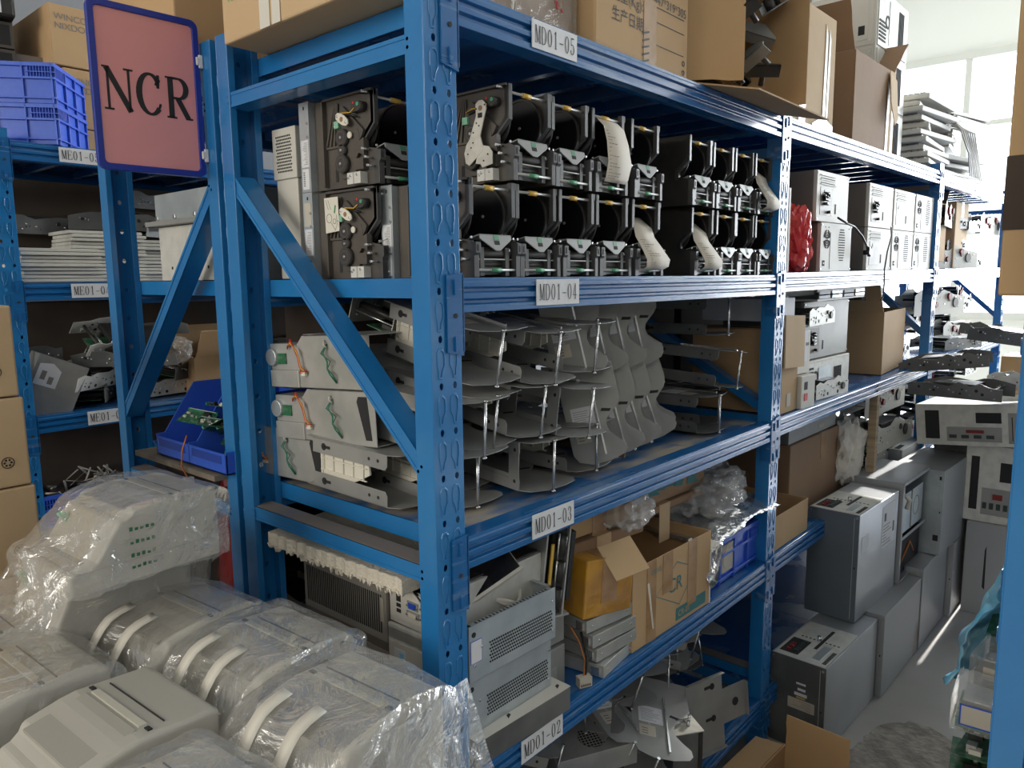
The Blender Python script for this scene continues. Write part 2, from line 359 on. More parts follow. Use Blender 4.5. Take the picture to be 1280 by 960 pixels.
# ------------------------------------------------------------ room shell
def room():
    mb = MB('floor_epoxy'); mb.box(-6, 11, -4.5, 7, -0.1, 0); struct(mb.build('floor'), 'grey epoxy floor of the warehouse')
    mb = MB('ceiling_paint'); mb.box(-6, 11, -4.5, 7, 4.9, 5.0); struct(mb.build('ceiling'))
    # far wall with a long window band
    mb = MB('wall_paint'); mb.box(9, 9.2, -4.5, 7, 0, 1.0); mb.box(9, 9.2, -4.5, 7, 3.9, 4.9); mb.box(9, 9.2, 4.2, 7, 1.0, 3.9); mb.box(9, 9.2, -4.5, -4.3, 1.0, 3.9)
    struct(mb.build('wall_far'))
    mb = MB('window_frame')
    mb.box(8.96, 9.05, -4.3, 4.2, 3.82, 3.9); mb.box(8.96, 9.05, -4.3, 4.2, 1.0, 1.08)
    for z in (2.30, 3.1): mb.box(8.98, 9.03, -4.3, 4.2, z, z+0.05)
    for k in range(9):
        y = -4.3+k*1.06; mb.box(8.97, 9.04, y-0.03, y+0.03, 1.0, 3.9)
    struct(mb.build('window_1'))
    mb = MB('backdrop_shade'); mb.box(-6, 11, 2.75, 2.85, 0, 4.9); struct(mb.build('backdrop_wall'))  # wall moved in and darkened, standing in for the shadowy depth behind
    mb = MB('wall_grey'); mb.box(-6, 11, -4.6, -4.5, 0, 4.9); struct(mb.build('wall_right'))
    mb = MB('wall_grey'); mb.box(-6.1, -6, -4.5, 7, 0, 4.9); struct(mb.build('wall_rear'))
    # broken floor coating by the carton
    rnd = random.Random(3); pts = []
    out = [(1.40,-0.17),(1.52,-0.165),(1.60,-0.22),(1.70,-0.22),(1.80,-0.26),(1.86,-0.31),(1.87,-0.38),(1.83,-0.44),(1.82,-0.5),(1.86,-0.56),(1.8,-0.66),(1.4,-0.75),(1.1,-0.7),(1.0,-0.45),(1.15,-0.25)]
    for i in range(len(out)):
        a, b = Vector(out[i]), Vector(out[(i+1)%len(out)])
        for t in range(4): p = a.lerp(b, t/4); pts.append((p.x+rnd.uniform(-.008, .008), p.y+rnd.uniform(-.008, .008)))
    mb = MB('rough_concrete'); mb.prism(pts, 0.0005, 0.004); struct(mb.build('floor_patch'), 'rough broken concrete patch in the floor coating')
room()

# ------------------------------------------------------------ racks
PW, PD = 0.066, 0.042
def keyhole(mb, x, z, mir, sc=1.0):
    pts = [(-.008, .010), (-.006, .017), (0, .020), (.006, .017), (.008, .010), (.008, -.002), (.004, -.012), (.003, -.022), (-.003, -.022), (-.003, -.012)]
    # mirrored teardrop, one straight side
    pts = [(-.007, .012), (-.004, .018), (.002, .019), (.007, .015), (.008, .006), (.008, -.003), (.003, -.011), (.001, -.020), (-.004, -.020), (-.005, -.008), (-.007, -.003)]
    return [((x+(a if not mir else -a)*sc), z+b*sc) for a, b in pts]
def plate_holes(w, z0, z1, holes, t, y):
    bm = bmesh.new(); edges = []
    loops = [[(0, z0), (w, z0), (w, z1), (0, z1)]]+holes
    for lp in loops:
        vs = [bm.verts.new((a, 0, b)) for a, b in lp]
        for i in range(len(vs)): edges.append(bm.edges.new((vs[i], vs[(i+1)%len(vs)])))
    bmesh.ops.triangle_fill(bm, use_beauty=True, use_dissolve=False, edges=edges)
    bm.normal_update()
    fs = list(bm.faces)
    if fs and sum(f.normal.y for f in fs) > 0: bmesh.ops.reverse_faces(bm, faces=fs)
    r = bmesh.ops.extrude_face_region(bm, geom=list(bm.faces))
    for v in [g for g in r['geom'] if isinstance(g, bmesh.types.BMVert)]: v.co.y += t
    bmesh.ops.recalc_face_normals(bm, faces=list(bm.faces))
    vs = [(v.co.x, v.co.y+y, v.co.z) for v in bm.verts]; bm.verts.index_update(); fs = [tuple(v.index for v in f.verts) for f in bm.faces]
    bm.free(); return vs, fs
def post_mesh(h=1.98):
    """C section upright, perforated face at y=0 looking to -Y, lips at the back"""
    mb = MB('blue_paint')
    holes = []; z = 0.06
    while z < h-0.03:
        for x in (0.020, 0.050):
            holes.append([(x+0.0045*math.cos(a*math.pi/4), z+0.0060*math.sin(a*math.pi/4)) for a in range(8)])
        z += 0.075
    vs, fs = plate_holes(PW, 0, h, holes, 0.002, 0); mb.add(vs, fs)
    mb.box(0, .002, .002, PD, 0, h); mb.box(PW-.002, PW, .002, PD, 0, h)
    mb.box(.002, .014, PD-.002, PD, 0, h); mb.box(PW-.014, PW-.002, PD-.002, PD, 0, h)
    z = 0.0975
    while z < h-0.04:
        for x, mir in ((0.019, False), (0.0475, True)):
            p = [(x+(a-x)*1.2, z+(b-z)*1.3) for a, b in keyhole(mb, x, z, mir)]; q = [(x+(a-x)*.74, z+(b-z)*.82) for a, b in p]
            n = len(p); vs = [(a, 0, b) for a, b in p]+[(x+(a-x)*.93, -.0016, z+(b-z)*.96) for a, b in p]+[(a, -.0016, b) for a, b in q]+[(a, .001, b) for a, b in q]
            fs = [(k*n+(i+1)%n, k*n+i, (k+1)*n+i, (k+1)*n+(i+1)%n) for k in range(3) for i in range(n)]+[tuple(3*n+i for i in range(n))]
            mb.add(vs, fs)
        z += 0.075
    # foot plate
    mb.box(-.01, PW+.01, -.008, PD+.008, 0, .004)
    return mb
_pm = post_mesh()
post_me = _pm.build('upright_post').data
for o in list(bpy.data.objects):
    if o.data == post_me: bpy.data.objects.remove(o)
def post(parent, x, y, back=False, front_open=False):
    o = bpy.data.objects.new('upright_post', post_me); COL.objects.link(o); o.parent = parent
    if back: o.matrix_local = T(x+PW, y+PD, 0) @ RZ(180)
    else: o.matrix_local = T(x, y, 0)
    b = o.modifiers.new('bevel', 'BEVEL'); b.width = .0012; b.segments = 2; b.limit_method = 'ANGLE'; b.angle_limit = R(60)
    return o
def beam(parent, x0, x1, y, z, back=False, text=None, plates=(1, 1), m='beam_paint', tx=None, seam=None):
    prof = [(0, 0), (0, -.006), (-.002, -.008), (-.002, -.015), (.005, -.0175), (.005, -.0225), (-.002, -.025), (-.002, -.034), (.005, -.0365), (.005, -.0415), (-.002, -.044), (-.002, -.056), (.038, -.056), (.038, 0)]
    s = -1 if back else 1
    mb = MB(m); mb.prism([(y+s*a, z+b) for a, b in prof], x0, x1, 'x')
    o = mb.build('beam', parent, bevel=.0008)
    for side in (0, 1):
        if not plates[side]: continue
        mb = MB(m)
        xa, xb = (x0-.034, x0+.002) if side == 0 else (x1-.002, x1+.034)
        yy = y-s*.0005
        mb.prism([(xa, z-.125) if side else (xa, z-.118), (xb, z-.125), (xb, z+.008), (xa, z+.004)], yy-s*.004, yy-s*.001, 'y')
        xi = (xa+xb)/2
        for dz in (-.015, -.105):
            mb.prism([(xi-.004, z+dz+.012), (xi+.004, z+dz+.012), (xi+.003, z+dz-.012), (xi-.003, z+dz-.012)], yy-s*.0075, yy-s*.004, 'y')
        mb.mat('hole_dark'); mb.cyl((xi, yy-s*.0055, z-.06), .004, s*.001, 'y', 10)
        xe = xb if side == 0 else xa
        mb.mat(m); mb.box(xe-.002, xe+.002, yy-s*.004, yy+s*.03, z-.118, z+.004)
        mb.build('connector_plate', o)
    if text:
        mb = MB('label_white'); tx = tx if tx is not None else .247; w = .128; dz = 0
        mb.box(tx, tx+w, y-.0048, y-.0030, z-.0505, z-.004)
        mb.mat('ink'); serif_on(mb, text, face_ny(tx, y-.0049, z-.0505), .007, .009, .029, .0150, .10)
        mb.build('shelf_label', o, label='white paper label reading '+text)
    return o
def deck(parent, x0, x1, y0, y1, z, m='deck_paint', lip_l=True, ribs=True):
    mb = MB(m); n = 1 if x1-x0 < 1 else 3
    xs = [x0+(x1-x0)*i/n for i in range(n+1)]
    for i in range(n): mb.box(xs[i]+.001, xs[i+1]-.001, y0, y1, z-.008, z-.002)
    if ribs:
        mb.mat('deck_clean')
        k = 10
        for i in range(k+1):
            x = x0+.01+(x1-x0-.04)*i/k; mb.box(x, x+.022, y0+.005, y1-.005, z-.032, z-.008)
    mb.mat('blue_paint'); mb.box(x0-.003, x0+.001, y0, y1, z-.034, z); mb.box(x1-.001, x1+.003, y0, y1, z-.034, z)
    return mb.build('shelf_deck', parent)
def brace(parent, x, ya, za, yb, zb, w=.028, t=.042, dust=False, name='cross_brace'):
    a, b = Vector((0, ya, za)), Vector((0, yb, zb)); d = b-a; L = d.length; ang = math.atan2(d.z, d.y)
    mb = MB('blue_paint'); mb.M = T(x, ya, za) @ Matrix.Rotation(ang, 4, 'X')
    mb.box(0, .002, 0, L, -w/2, w/2); mb.box(0, t, 0, L, w/2-.002, w/2); mb.box(0, t, 0, L, -w/2, -w/2+.002)
    mb.box(-.0015, 0, 0, L, w/2-.006, w/2); mb.box(-.0015, 0, 0, L, -w/2, -w/2+.006)
    if dust: mb.mat('brace_dust'); mb.box(.002, t, .004, L-.004, w/2, w/2+.0012)
    mb.mat('steel_bright')
    for q in (.006, L-.006): mb.cyl((-.004, q, w/2-.008), .003, .005, 'x', 8); mb.cyl((-.004, q, -w/2+.008), .003, .005, 'x', 8)
    return mb.build(name, parent)
D = 0.60
def end_frame(parent, x, y0=0.0, depth=D, zs=((1.02, 1), (1.855, 0), (.25, 1)), diag=((1.20, 1.70),), flipd=False):
    ya, yb = y0+PD-.012, y0+depth-PD+.012
    for z, du in zs: brace(parent, x+.004, ya, z, yb, z, dust=bool(du))
    for za, zb in diag:
        if flipd: brace(parent, x+.004, yb, za, ya, zb)
        else: brace(parent, x+.004, ya, za, yb, zb)
# main rack, first bay
rk = thing('storage_rack', 'long blue boltless steel rack whose beams carry labels MD01-02 to MD01-05', 'rack')
B1 = 1.3516
post(rk, 0, 0); post(rk, B1, 0); post(rk, 0, D-PD, True); post(rk, B1, D-PD, True)
end_frame(rk, 0.0, diag=((1.196, 1.70),))
end_frame(rk, B1+.03, diag=((1.10, 1.42),))
for z, tx, t in ((L5, .246, 'MD01-05'), (L4, .254, 'MD01-04'), (L3, .238, 'MD01-03'), (L2, .201, 'MD01-02'), (L1, None, None)):
    beam(rk, PW, B1, 0, z, text=t, tx=tx); beam(rk, PW, B1, D, z, back=True)
    deck(rk, PW+.004, B1-.004, .040, D-.04, z, 'deck_paint' if t == 'MD01-03' else 'deck_clean')
# second and third bays
rk2 = thing('storage_rack', 'blue steel rack bays behind the first upright, holding beige computer cases', 'rack', M2)
for x in (0, 1.77, 3.5):
    if x: post(rk2, x, 0); post(rk2, x, D-PD, True); end_frame(rk2, x+.03)
for xa, xb in ((PW, 1.77), (1.77+PW, 3.5)):
    for z in (L5, L4, L3, L2, L1):
        beam(rk2, xa, xb, 0, z); beam(rk2, xa, xb, D, z, back=True); deck(rk2, xa+.004, xb-.004, .040, D-.04, z, 'deck_clean')
for ch in list(rk2.children):
    ml = ch.matrix_basis.copy(); ch.parent = rk; ch.matrix_parent_inverse = ident(); ch.matrix_basis = M2 @ ml
bpy.data.objects.remove(rk2)
# middle rack back to back with the first
mr = thing('storage_rack', 'blue rack behind the pink sign, back to back with the labelled rack', 'rack', T(0, .622, 0))
post(mr, 0, .0); post(mr, 0, D-PD, True); post(mr, B1, 0); post(mr, B1, D-PD, True)
end_frame(mr, 0, diag=((1.70, 1.163),), zs=((1.005, 1), (1.855, 0), (.25, 1)))
for z in (L5, L4, L3, L2, L1):
    beam(mr, PW, B1, 0, z); beam(mr, PW, B1, D, z, back=True); deck(mr, PW+.004, B1-.004, .04, D-.04, z, 'deck_clean')
# rack in the row behind, labels ME
me_r = thing('storage_rack', 'blue rack in the row behind, with labels ME01 on its beams', 'rack', T(-.0657, 1.8901, 0))
post(me_r, 0, 0); post(me_r, 0, D-PD, True); post(me_r, 1.9, 0); post(me_r, 1.9, D-PD, True); end_frame(me_r, 0); end_frame(me_r, 1.9)
for z, t in ((L5, 'ME01-05'), (L4, 'ME01-04'), (L3, 'ME01-03'), (L2, None), (L1, None)):
    beam(me_r, PW, 1.9, 0, z, text=t, tx=.205+(.015 if t == 'ME01-03' else 0)); beam(me_r, PW, 1.9, D, z, back=True); deck(me_r, PW+.004, 1.896, .04, D-.04, z, 'deck_clean')
# right hand rack across the aisle
rr = thing('storage_rack', 'blue rack upright close to the camera at the right edge', 'rack', T(.43, -.712, 0))
for x in (0, 1.9, 3.8):
    post(rr, x, 0, True).matrix_local = T(x+PW, 0, 0) @ RZ(180); post(rr, x, -D+PD).matrix_local = T(x, -D, 0); end_frame(rr, x, -D)
for xa, xb in ((PW, 1.9), (1.9+PW, 3.8)):
    for z in (L5, L4, L3, L2, L1):
        beam(rr, xa, xb, 0, z, back=True); beam(rr, xa, xb, -D, z); deck(rr, xa+.004, xb-.004, -D+.04, -.04, z, 'deck_clean')
# sign
sg = thing('hanging_sign', 'pink sign reading NCR in a blue plastic frame clipped to rack upright', 'sign', T(-.108, .664, 1.867) @ RZ(-3))
def rrect(w, h, r, n=5):
    p = []
    for cx, cy, a in ((w/2-r, h/2-r, 0), (-w/2+r, h/2-r, 90), (-w/2+r, -h/2+r, 180), (w/2-r, -h/2+r, 270)):
        p += [(cx+r*math.cos(R(a+90*i/n)), cy+r*math.sin(R(a+90*i/n))) for i in range(n+1)]
    return p
mb = MB('sign_blue'); o, i_ = rrect(.204, .304, .016), rrect(.180, .280, .008); n = len(o)
vs = [(a, -.006, b) for a, b in o]+[(a, -.006, b) for a, b in i_]+[(a, .006, b) for a, b in i_]+[(a, .006, b) for a, b in o]
mb.add(vs, [(k*n+i, k*n+(i+1)%n, ((k+1)%4)*n+(i+1)%n, ((k+1)%4)*n+i) for k in range(4) for i in range(n)]); mb.build('sign_frame', sg, bevel=.0012)
mb = MB('sign_pink'); mb.prism(rrect(.184, .284, .008), -.002, .002, 'y'); mb.mat('ink')
TH, TN = .17, .065; serif_on(mb, 'NCR', face_ny(0, -.0021, 0), -.082, -.042, .078, .054, .03); mb.build('sign_sheet', sg)
for z in (.075, -.108):
    mb = MB('clip_white'); mb.box(.094, .100, -.009, .004, z-.008, z+.008); mb.box(.099, .108, -.008, .010, z-.013, z+.013); mb.build('clip', sg, bevel=.002)
# ------------------------------------------------------------ journal printers on the top shelf level
rnd = random.Random(7)
PWD, PH, PDP = .116, .162, .185
def circ(cy, cz, r, n=28, a0=0, a1=360): return [(cy+r*math.cos(R(a0+(a1-a0)*i/n)), cz+r*math.sin(R(a0+(a1-a0)*i/n))) for i in range(n+(0 if a1-a0 == 360 else 1))]
def printer(kind, side='plain', flange=False):
    t = thing('journal_printer', 'black journal printer module', 'printer')
    prof = [(.012, PH), (.012, .105), (.040, .080), (.040, .066), (.004, .060), (.004, 0), (PDP, 0), (PDP, PH)]
    sm = 'brown_plastic' if side != 'plain' else 'black_plastic'
    for s in (0, 1):
        x0 = 0 if s == 0 else PWD-.003
        mb = MB(sm); mb.prism(prof, x0, x0+.003, 'x')
        mb.mat('frame_plastic')                    # channel shaped front arm
        xa, xb = (0, .0095) if s == 0 else (PWD-.0095, PWD)
        arm = [(.010, PH), (.010, .103), (.038, .078), (.038, .060), (.048, .060), (.048, .083), (.020, .108), (.020, PH)]
        mb.prism(arm, xa, xb, 'x')
        lw = [(-.004, .058), (-.004, .040), (.0, .036), (0, 0), (.012, 0), (.012, .058)]
        mb.prism(lw, xa-.0005, xb+.002*(1-s)-.0, 'x')
        mb.mat('hole_dark'); mb.box(xa+.003, xb-.003, -.0045, -.0035, .043, .054); mb.mat('steel_bright'); mb.cyl((xa+.004, .0095, .066), .0025, .003, 'y', 8)
        mb.mat('frame_plastic'); mb.prism([(.010, PH), (.010, PH-.012), (.055, PH-.004), (.055, PH)], x0, x0+.006, 'x')
        mb.build('side_frame', t, bevel=.0006)
    mb = MB('disc_black'); mb.cyl((PWD-.016, .072, .108), .052, .003, 'x', 36); mb.mat('gear_black'); mb.ring((PWD-.018, .072, .108), .0485, .052, .006, 'x', 36)
    mb.mat('steel'); mb.cyl((PWD-.0175, .072, .108), .003, .002, 'x', 6); mb.build('paper_flange', t)
    mb = MB('black_plastic'); mb.cyl((.013, .072, .108), .052, .0025, 'x', 36); mb.mat('frame_plastic'); mb.ring((.0155, .072, .108), .0505, .0525, .001, 'x', 36); mb.build('paper_flange', t)
    mb = MB('steel'); mb.cyl((.008, .018, PH-.012), .0026, PWD-.016, 'x', 8); mb.mat('yellow_tab'); mb.cyl((.045, .018, PH-.012), .0044, .022, 'x', 8); mb.build('guide_rod', t, label='upper rod with a yellow tab')
    mb = MB('steel'); mb.cyl((.008, .004, .012), .0026, PWD-.016, 'x', 8); mb.mat('green_tab'); mb.cyl((.045, .004, .012), .0040, .024, 'x', 8); mb.build('guide_rod', t, label='lower rod with a green tab')
    mb = MB('latch_grey'); mb.M = T(0, .004, .066) @ RX(-14)
    mb.prism([(.018, .006), (.098, .006), (.098, -.002), (.064, -.022), (.052, -.022), (.018, -.002)], 0, .002, 'y'); mb.box(.018, .098, 0, .03, .004, .006)
    mb.mat('green_tab'); mb.box(.052, .065, -.0006, .0001, -.004, .004); mb.mat('hole_dark'); mb.box(.052, .065, -.0006, .0001, -.012, -.005); mb.build('latch_flap', t, bevel=.0006)
    mb = MB('black_plastic'); mb.box(.011, PWD-.011, .016, PDP-.004, .004, .034); mb.box(.011, PWD-.011, .05, PDP-.004, .034, .052)
    mb.box(.011, PWD-.011, PDP-.05, PDP-.004, .05, PH-.015); mb.mat('gear_black'); mb.cyl((.012, .016, .040), .008, PWD-.024, 'x', 14); mb.cyl((.012, .020, .022), .006, PWD-.024, 'x', 12)
    mb.mat('steel'); mb.cyl((.012, .008, .03), .0016, PWD-.024, 'x', 6); mb.mat('frame_plastic'); mb.box(.02, .03, .006, .018, .002, .05); mb.box(.084, .094, .006, .018, .002, .05)
    mb.mat('steel_bright'); mb.cyl((.018, .006, .05), .003, .004, 'y', 8); mb.cyl((PWD-.02, .006, .046), .003, .004, 'y', 8)
    mb.build('print_unit', t, bevel=.0005)
    if kind == 'spool':
        mb = MB('green_plastic'); mb.cyl((.012, .072, .108), .0135, .042, 'x', 20)
        mb.mat('pcb_green')
        for k in range(9):
            for a in range(0, 360, 20): mb.box(.018+k*.004, .0195+k*.004, .072+.0136*math.cos(R(a+k*10))-.0006, .072+.0136*math.cos(R(a+k*10))+.0006, .108+.0136*math.sin(R(a+k*10))-.0006, .108+.0136*math.sin(R(a+k*10))+.0006)
        mb.build('paper_spool', t, label='green spool')
    if kind in ('paper', 'curl'):
        mb = MB('paper'); x0, x1 = .026, .092
        if kind == 'paper': pr = [(.10, .155), (.06, .158), (.02, .150), (.0, .130), (-.008, .10), (-.012, .06), (-.006, .03), (-.002, .022)]
        else: pr = [(.09, .120), (.05, .130), (.02, .105), (.014, .085), (-.004, .060), (-.020, .035), (-.018, .02), (-.004, .012)]
        n = len(pr); sk = [0, .001, .003, .005, .008, .012, .010, .006]
        for off in (0, .0006):
            pass
        vs = [(x0+(-sk[i] if kind == 'curl' else 0), p[0], p[1]) for i, p in enumerate(pr)]+[(x1+sk[i]*1.6, p[0], p[1]) for i, p in enumerate(pr)]
        mb.add(vs, [(i, i+1, n+i+1, n+i) for i in range(n-1)], True)
        mb.mat('ink_grey')
        for k in range(15):
            a = 3.3+k*.2; i = int(a); f = a-i
            if i >= n-1: break
            y = pr[i][0]*(1-f)+pr[i+1][0]*f; z = pr[i][1]*(1-f)+pr[i+1][1]*f
            xx = x0+.006
            while xx < x1-.02:
                w = rnd.uniform(.003, .010); mb.box(xx, xx+w, y-.0009, y-.0004, z, z+.0012); xx += w+.003
                if rnd.random() < .3: break
        o = mb.build('paper_strip', t); sd = o.modifiers.new('s', 'SOLIDIFY'); sd.thickness = .0004
    if kind == 'plain':
        mb = MB('paper'); pr = [(.055, .064), (.03, .072), (.01, .070)]
        mb.add([(.028, a, b) for a, b in pr]+[(.075, a, b) for a, b in pr], [(0, 1, 4, 3), (1, 2, 5, 4)], True); o = mb.build('paper_strip', t); sd = o.modifiers.new('s', 'SOLIDIFY'); sd.thickness = .0004
    if side != 'plain':
        # detailed gear side facing -x ; local (y,z)
        mb = MB('brown_plastic'); X0 = 0
        mb.box(-.010, 0, .148, .153, .004, PH-.004); mb.box(-.006, 0, .012, .153, PH-.004, PH)      # ribs
        for k in range(4): mb.prism([(.150-.012*k, .075), (.146-.012*k, .075), (.118-.003*k, .150), (.121-.003*k, .150)], -.004, 0, 'x')
        mb.box(-.004, 0, .105, .152, .072, .076)
        mb.prism(circ(.072, .108, .040, 24, 200, 420), -.006, -.0, 'x')
        mb.prism([(.100, .015), (.100, .095), (.094, .100), (.050, .098), (.045, .085), (.045, .06), (.058, .045), (.058, .012)], -.007, 0, 'x')
        mb.prism([(.045, .055), (.045, .075), (.030, .080), (.030, .050)], -.010, 0, 'x')
        mb.box(-.012, 0, .030, .052, .026, .046); mb.mat('hole_dark'); mb.box(-.0008, 0, .118, .126, .012, .036); mb.box(-.011, -.0095, .034, .048, .030, .036)
        mb.build('gear_cover', t, bevel=.001)
        for cy, cz, rr, hh in ((.088, .086, .0155, .012), (.088, .064, .0095, .012), (.088, .040, .0165, .014)):
            mb = MB('gear_black' if side != 'lever' else 'black_plastic'); mb.cyl((-.007-hh+.004, cy, cz), rr, hh, 'x', 28); mb.mat('brown_plastic'); mb.ring((-.0075-hh+.004, cy, cz), rr*.62, rr*.72, .001, 'x', 20)
            mb.mat('steel_bright'); mb.cyl((-.009-hh+.004, cy, cz), .0026, .003, 'x', 10); mb.build('gear', t)
        mb = MB('white_metal' if side == 'lever' else 'white_plastic')
        if side == 'gears':
            mb.M = T(-.018, .080, .116) @ RX(28)
            mb.prism([(-.020, .0), (-.016, .006), (-.006, .0085), (.006, .0085), (.016, .006), (.020, 0), (.016, -.006), (.006, -.0085), (-.006, -.0085), (-.016, -.006)], 0, .003, 'x')
            mb.mat('cardboard_brown'); mb.cyl((-.001, 0, 0), .0045, .002, 'x', 12); mb.mat('steel_bright'); mb.cyl((-.0015, .014, 0), .0025, .002, 'x', 8); mb.cyl((-.0015, -.014, 0), .0025, .002, 'x', 8)
            mb.M = ident(); mb.mat('white_plastic'); mb.prism(circ(.066, .088, .006, 16), -.013, -.010, 'x')
            mb.build('lever_plate', t, bevel=.0008)
        else:
            mb.M = T(-.022, 0, 0)
            mb.prism([(.068, .132), (.061, .137), (.052, .137), (.045, .131), (.043, .122), (.048, .108), (.058, .078), (.052, .060), (.052, .052), (.085, .030), (.094, .035), (.097, .052), (.092, .066), (.084, .074), (.067, .112)][::-1], 0, .002, 'x')
            mb.prism([(.060, .070), (.054, .062), (.038, .058), (.030, .048), (.030, .028), (.054, .024), (.058, .030), (.070, .032)][::-1], .0005, .002, 'x')
            mb.mat('cardboard_brown'); mb.cyl((-.001, .056, .124), .0045, .002, 'x', 12); mb.mat('hole_dark'); mb.box(-.0008, 0, .052, .062, .108, .116)
            for yy, zz in ((.046, .128), (.066, .124), (.066, .1), (.074, .085), (.08, .06), (.088, .05), (.06, .095), (.075, .068), (.040, .045), (.05, .035)): mb.cyl((-.0008, yy, zz), .0015, .001, 'x', 6)
            mb.build('lever_plate', t, label='large white metal lever plate')
        mb = MB('mint_green'); mb.box(-.012, 0, .099, .112, .104, .117); mb.mat('steel_bright'); mb.cyl((-.0135, .109, .107), .002, .002, 'x', 8); mb.build('switch_box', t, bevel=.001)
        mb = MB('gear_black'); mb.cyl((-.016, .036, .134), .0085, .016, 'x', 16); mb.box(-.012, 0, .035, .060, .126, .140); mb.mat('green_tab'); mb.cyl((-.018, .034, .136), .0035, .003, 'x', 10); mb.mat('red'); mb.box(-.013, -.012, .049, .053, .139, .143); mb.build('switch', t)
        mb = MB('cable_yellow'); mb.tube([(-.008, .105, .125), (-.014, .085, .128), (-.012, .062, .126), (-.014, .048, .131)], .0011, 5); mb.mat('cable_black'); mb.tube([(-.006, .10, .121), (-.010, .08, .124), (-.010, .06, .122), (-.006, .05, .118)], .0016, 5); mb.build('cable', t)
        mb = MB('steel_white'); mb.box(-.016, 0, .034, .072, .002, .022); mb.mat('steel'); mb.box(-.0165, -.015, .052, .055, .002, .022); mb.mat('steel_bright')
        for yy, zz in ((.062, .016), (.067, .013), (.043, .017), (.025, .06), (.020, .155), (.018, .045), (.012, .03)): mb.cyl((-.018, yy, zz), .0024, .018, 'x', 8)
        mb.build('motor_bracket', t)
        if side == 'gears' and flange == 'label':
            mb = MB('white_plastic'); mb.prism([(.148, .085), (.106, .088), (.108, .150), (.150, .150)], -.0125, -.0115, 'x'); mb.mat('ink_grey')
            mb.M = T(-.0128, 0, 0); mb.ring((0, .136, .112), .0075, .0085, .0003, 'x', 20); mb.ring((0, .120, .106), .004, .005, .0003, 'x', 14)
            mb.tube([(0, .145, .146), (0, .137, .128)], .0003, 4); mb.tube([(0, .138, .146), (0, .130, .128)], .0003, 4); mb.tube([(0, .130, .104), (0, .118, .090), (0, .112, .10), (0, .113, .118)], .0004, 4)
            mb.mat('green_plastic'); mb.prism([(.118, .120), (.121, .122), (.117, .136), (.114, .134)], 0, .0003, 'x'); mb.build('instruction_label', t, label='white label with line drawing and green arrow')
    if flange:
        mb = MB('galvanized'); mb.box(-.014, -.012, PDP+.001, PDP+.032, -.001, PH+.002); mb.box(-.012, .02, PDP+.001, PDP+.003, 0, PH)
        mb.mat('label_white'); mb.box(-.0146, -.014, PDP+.005, PDP+.028, .045, .095); mb.mat('label_dirty' if flange == 'label' else 'label_white'); mb.box(-.0146, -.014, PDP+.006, PDP+.027, .004 if flange != 'label' else .1, .042 if flange != 'label' else .145)
        mb.mat('ink_grey')
        for k in range(14): mb.box(-.0149, -.0145, PDP+.008, PDP+.008+rnd.uniform(.006, .016), .05+k*.003, .0508+k*.003)
        for k in range(7): mb.box(-.0149, -.0145, PDP+.019, PDP+.024, .010+k*.004, .0125+k*.004)
        mb.mat('hole_dark'); mb.box(-.0144, -.0138, PDP+.014, PDP+.018, .150, .156); mb.box(-.0144, -.0138, PDP+.012, PDP+.016, .022, .036)
        mb.mat('steel_bright'); mb.cyl((-.0165, PDP+.006, .125), .0025, .003, 'x', 8); mb.cyl((-.0165, PDP+.006, .10), .0025, .003, 'x', 8)
        mb.build('mounting_flange', t, label='galvanised flange with paper labels')
    return t
PG = 'black journal printers in two layers on the shelf'
p_plain, p_spool, p_paper, p_curl = Proto(printer('plain'), PG), Proto(printer('spool'), PG), Proto(printer('paper'), PG), Proto(printer('curl'), PG)
p_gear = Proto(printer('plain', 'gears', True), PG); p_gear2 = Proto(printer('plain', 'gears', 'label'), PG); p_lever = Proto(printer('plain', 'lever'), PG); p_first = Proto(printer('spool', 'gears', True), PG)
zl, zu = L4+.0005, L4+.1665
p_gear.put(T(.078, .205, zu), 'upper black printer seen through the end frame, gear side with white lozenge lever, red switch')
p_gear2.put(T(.078, .205, zl), 'lower black printer seen through the end frame, white instruction label on its gear side')
ups = [(.215, p_lever, 'black printer with large white lever plate on its side, top layer beside the front upright'),
 (.338, p_plain, 'black printer in the top layer, right of the one with the white lever plate'),
 (.468, p_paper, 'black printer in the top layer with a long printed paper strip hanging down in front'),
 (.610, p_spool, 'black printer in the top layer with green spool showing, right of the hanging printed paper'),
 (.860, p_plain, 'black printer in the top layer, first to the right of the wide gap'),
 (.995, p_plain, 'black printer in the top layer, second to the right of the wide gap'),
 (1.118, p_plain, 'black printer in the top layer, third to the right of the wide gap'),
 (1.236, p_curl, 'black printer in the top layer with curled paper, against the far upright')]
for x, pr, lb in ups: pr.put(T(x, .012+rnd.uniform(0, .006), zu) @ RZ(rnd.uniform(-.8, .8)), lb)
los = [(.112, p_first, 'black printer with green spool in the lower layer, beside the front upright'),
 (.232, p_spool, 'black printer in the lower layer with green spool, second from the front upright'),
 (.354, p_plain, 'black printer in the lower layer, below the one with the hanging printed paper'),
 (.478, p_spool, 'black printer in the lower layer with green spool, left of the curled paper'),
 (.608, p_curl, 'black printer in the lower layer with wide curled paper, left of the gap'),
 (.880, p_curl, 'black printer in the lower layer with curled paper, right of the gap'),
 (1.006, p_plain, 'black printer in the lower layer, second to the right of the gap'),
 (1.126, p_spool, 'black printer in the lower layer, third to the right of the gap'),
 (1.244, p_plain, 'black printer in the lower layer against the far upright')]
for x, pr, lb in los: pr.put(T(x, .010+rnd.uniform(0, .004), zl) @ RZ(rnd.uniform(-.5, .5)), lb)
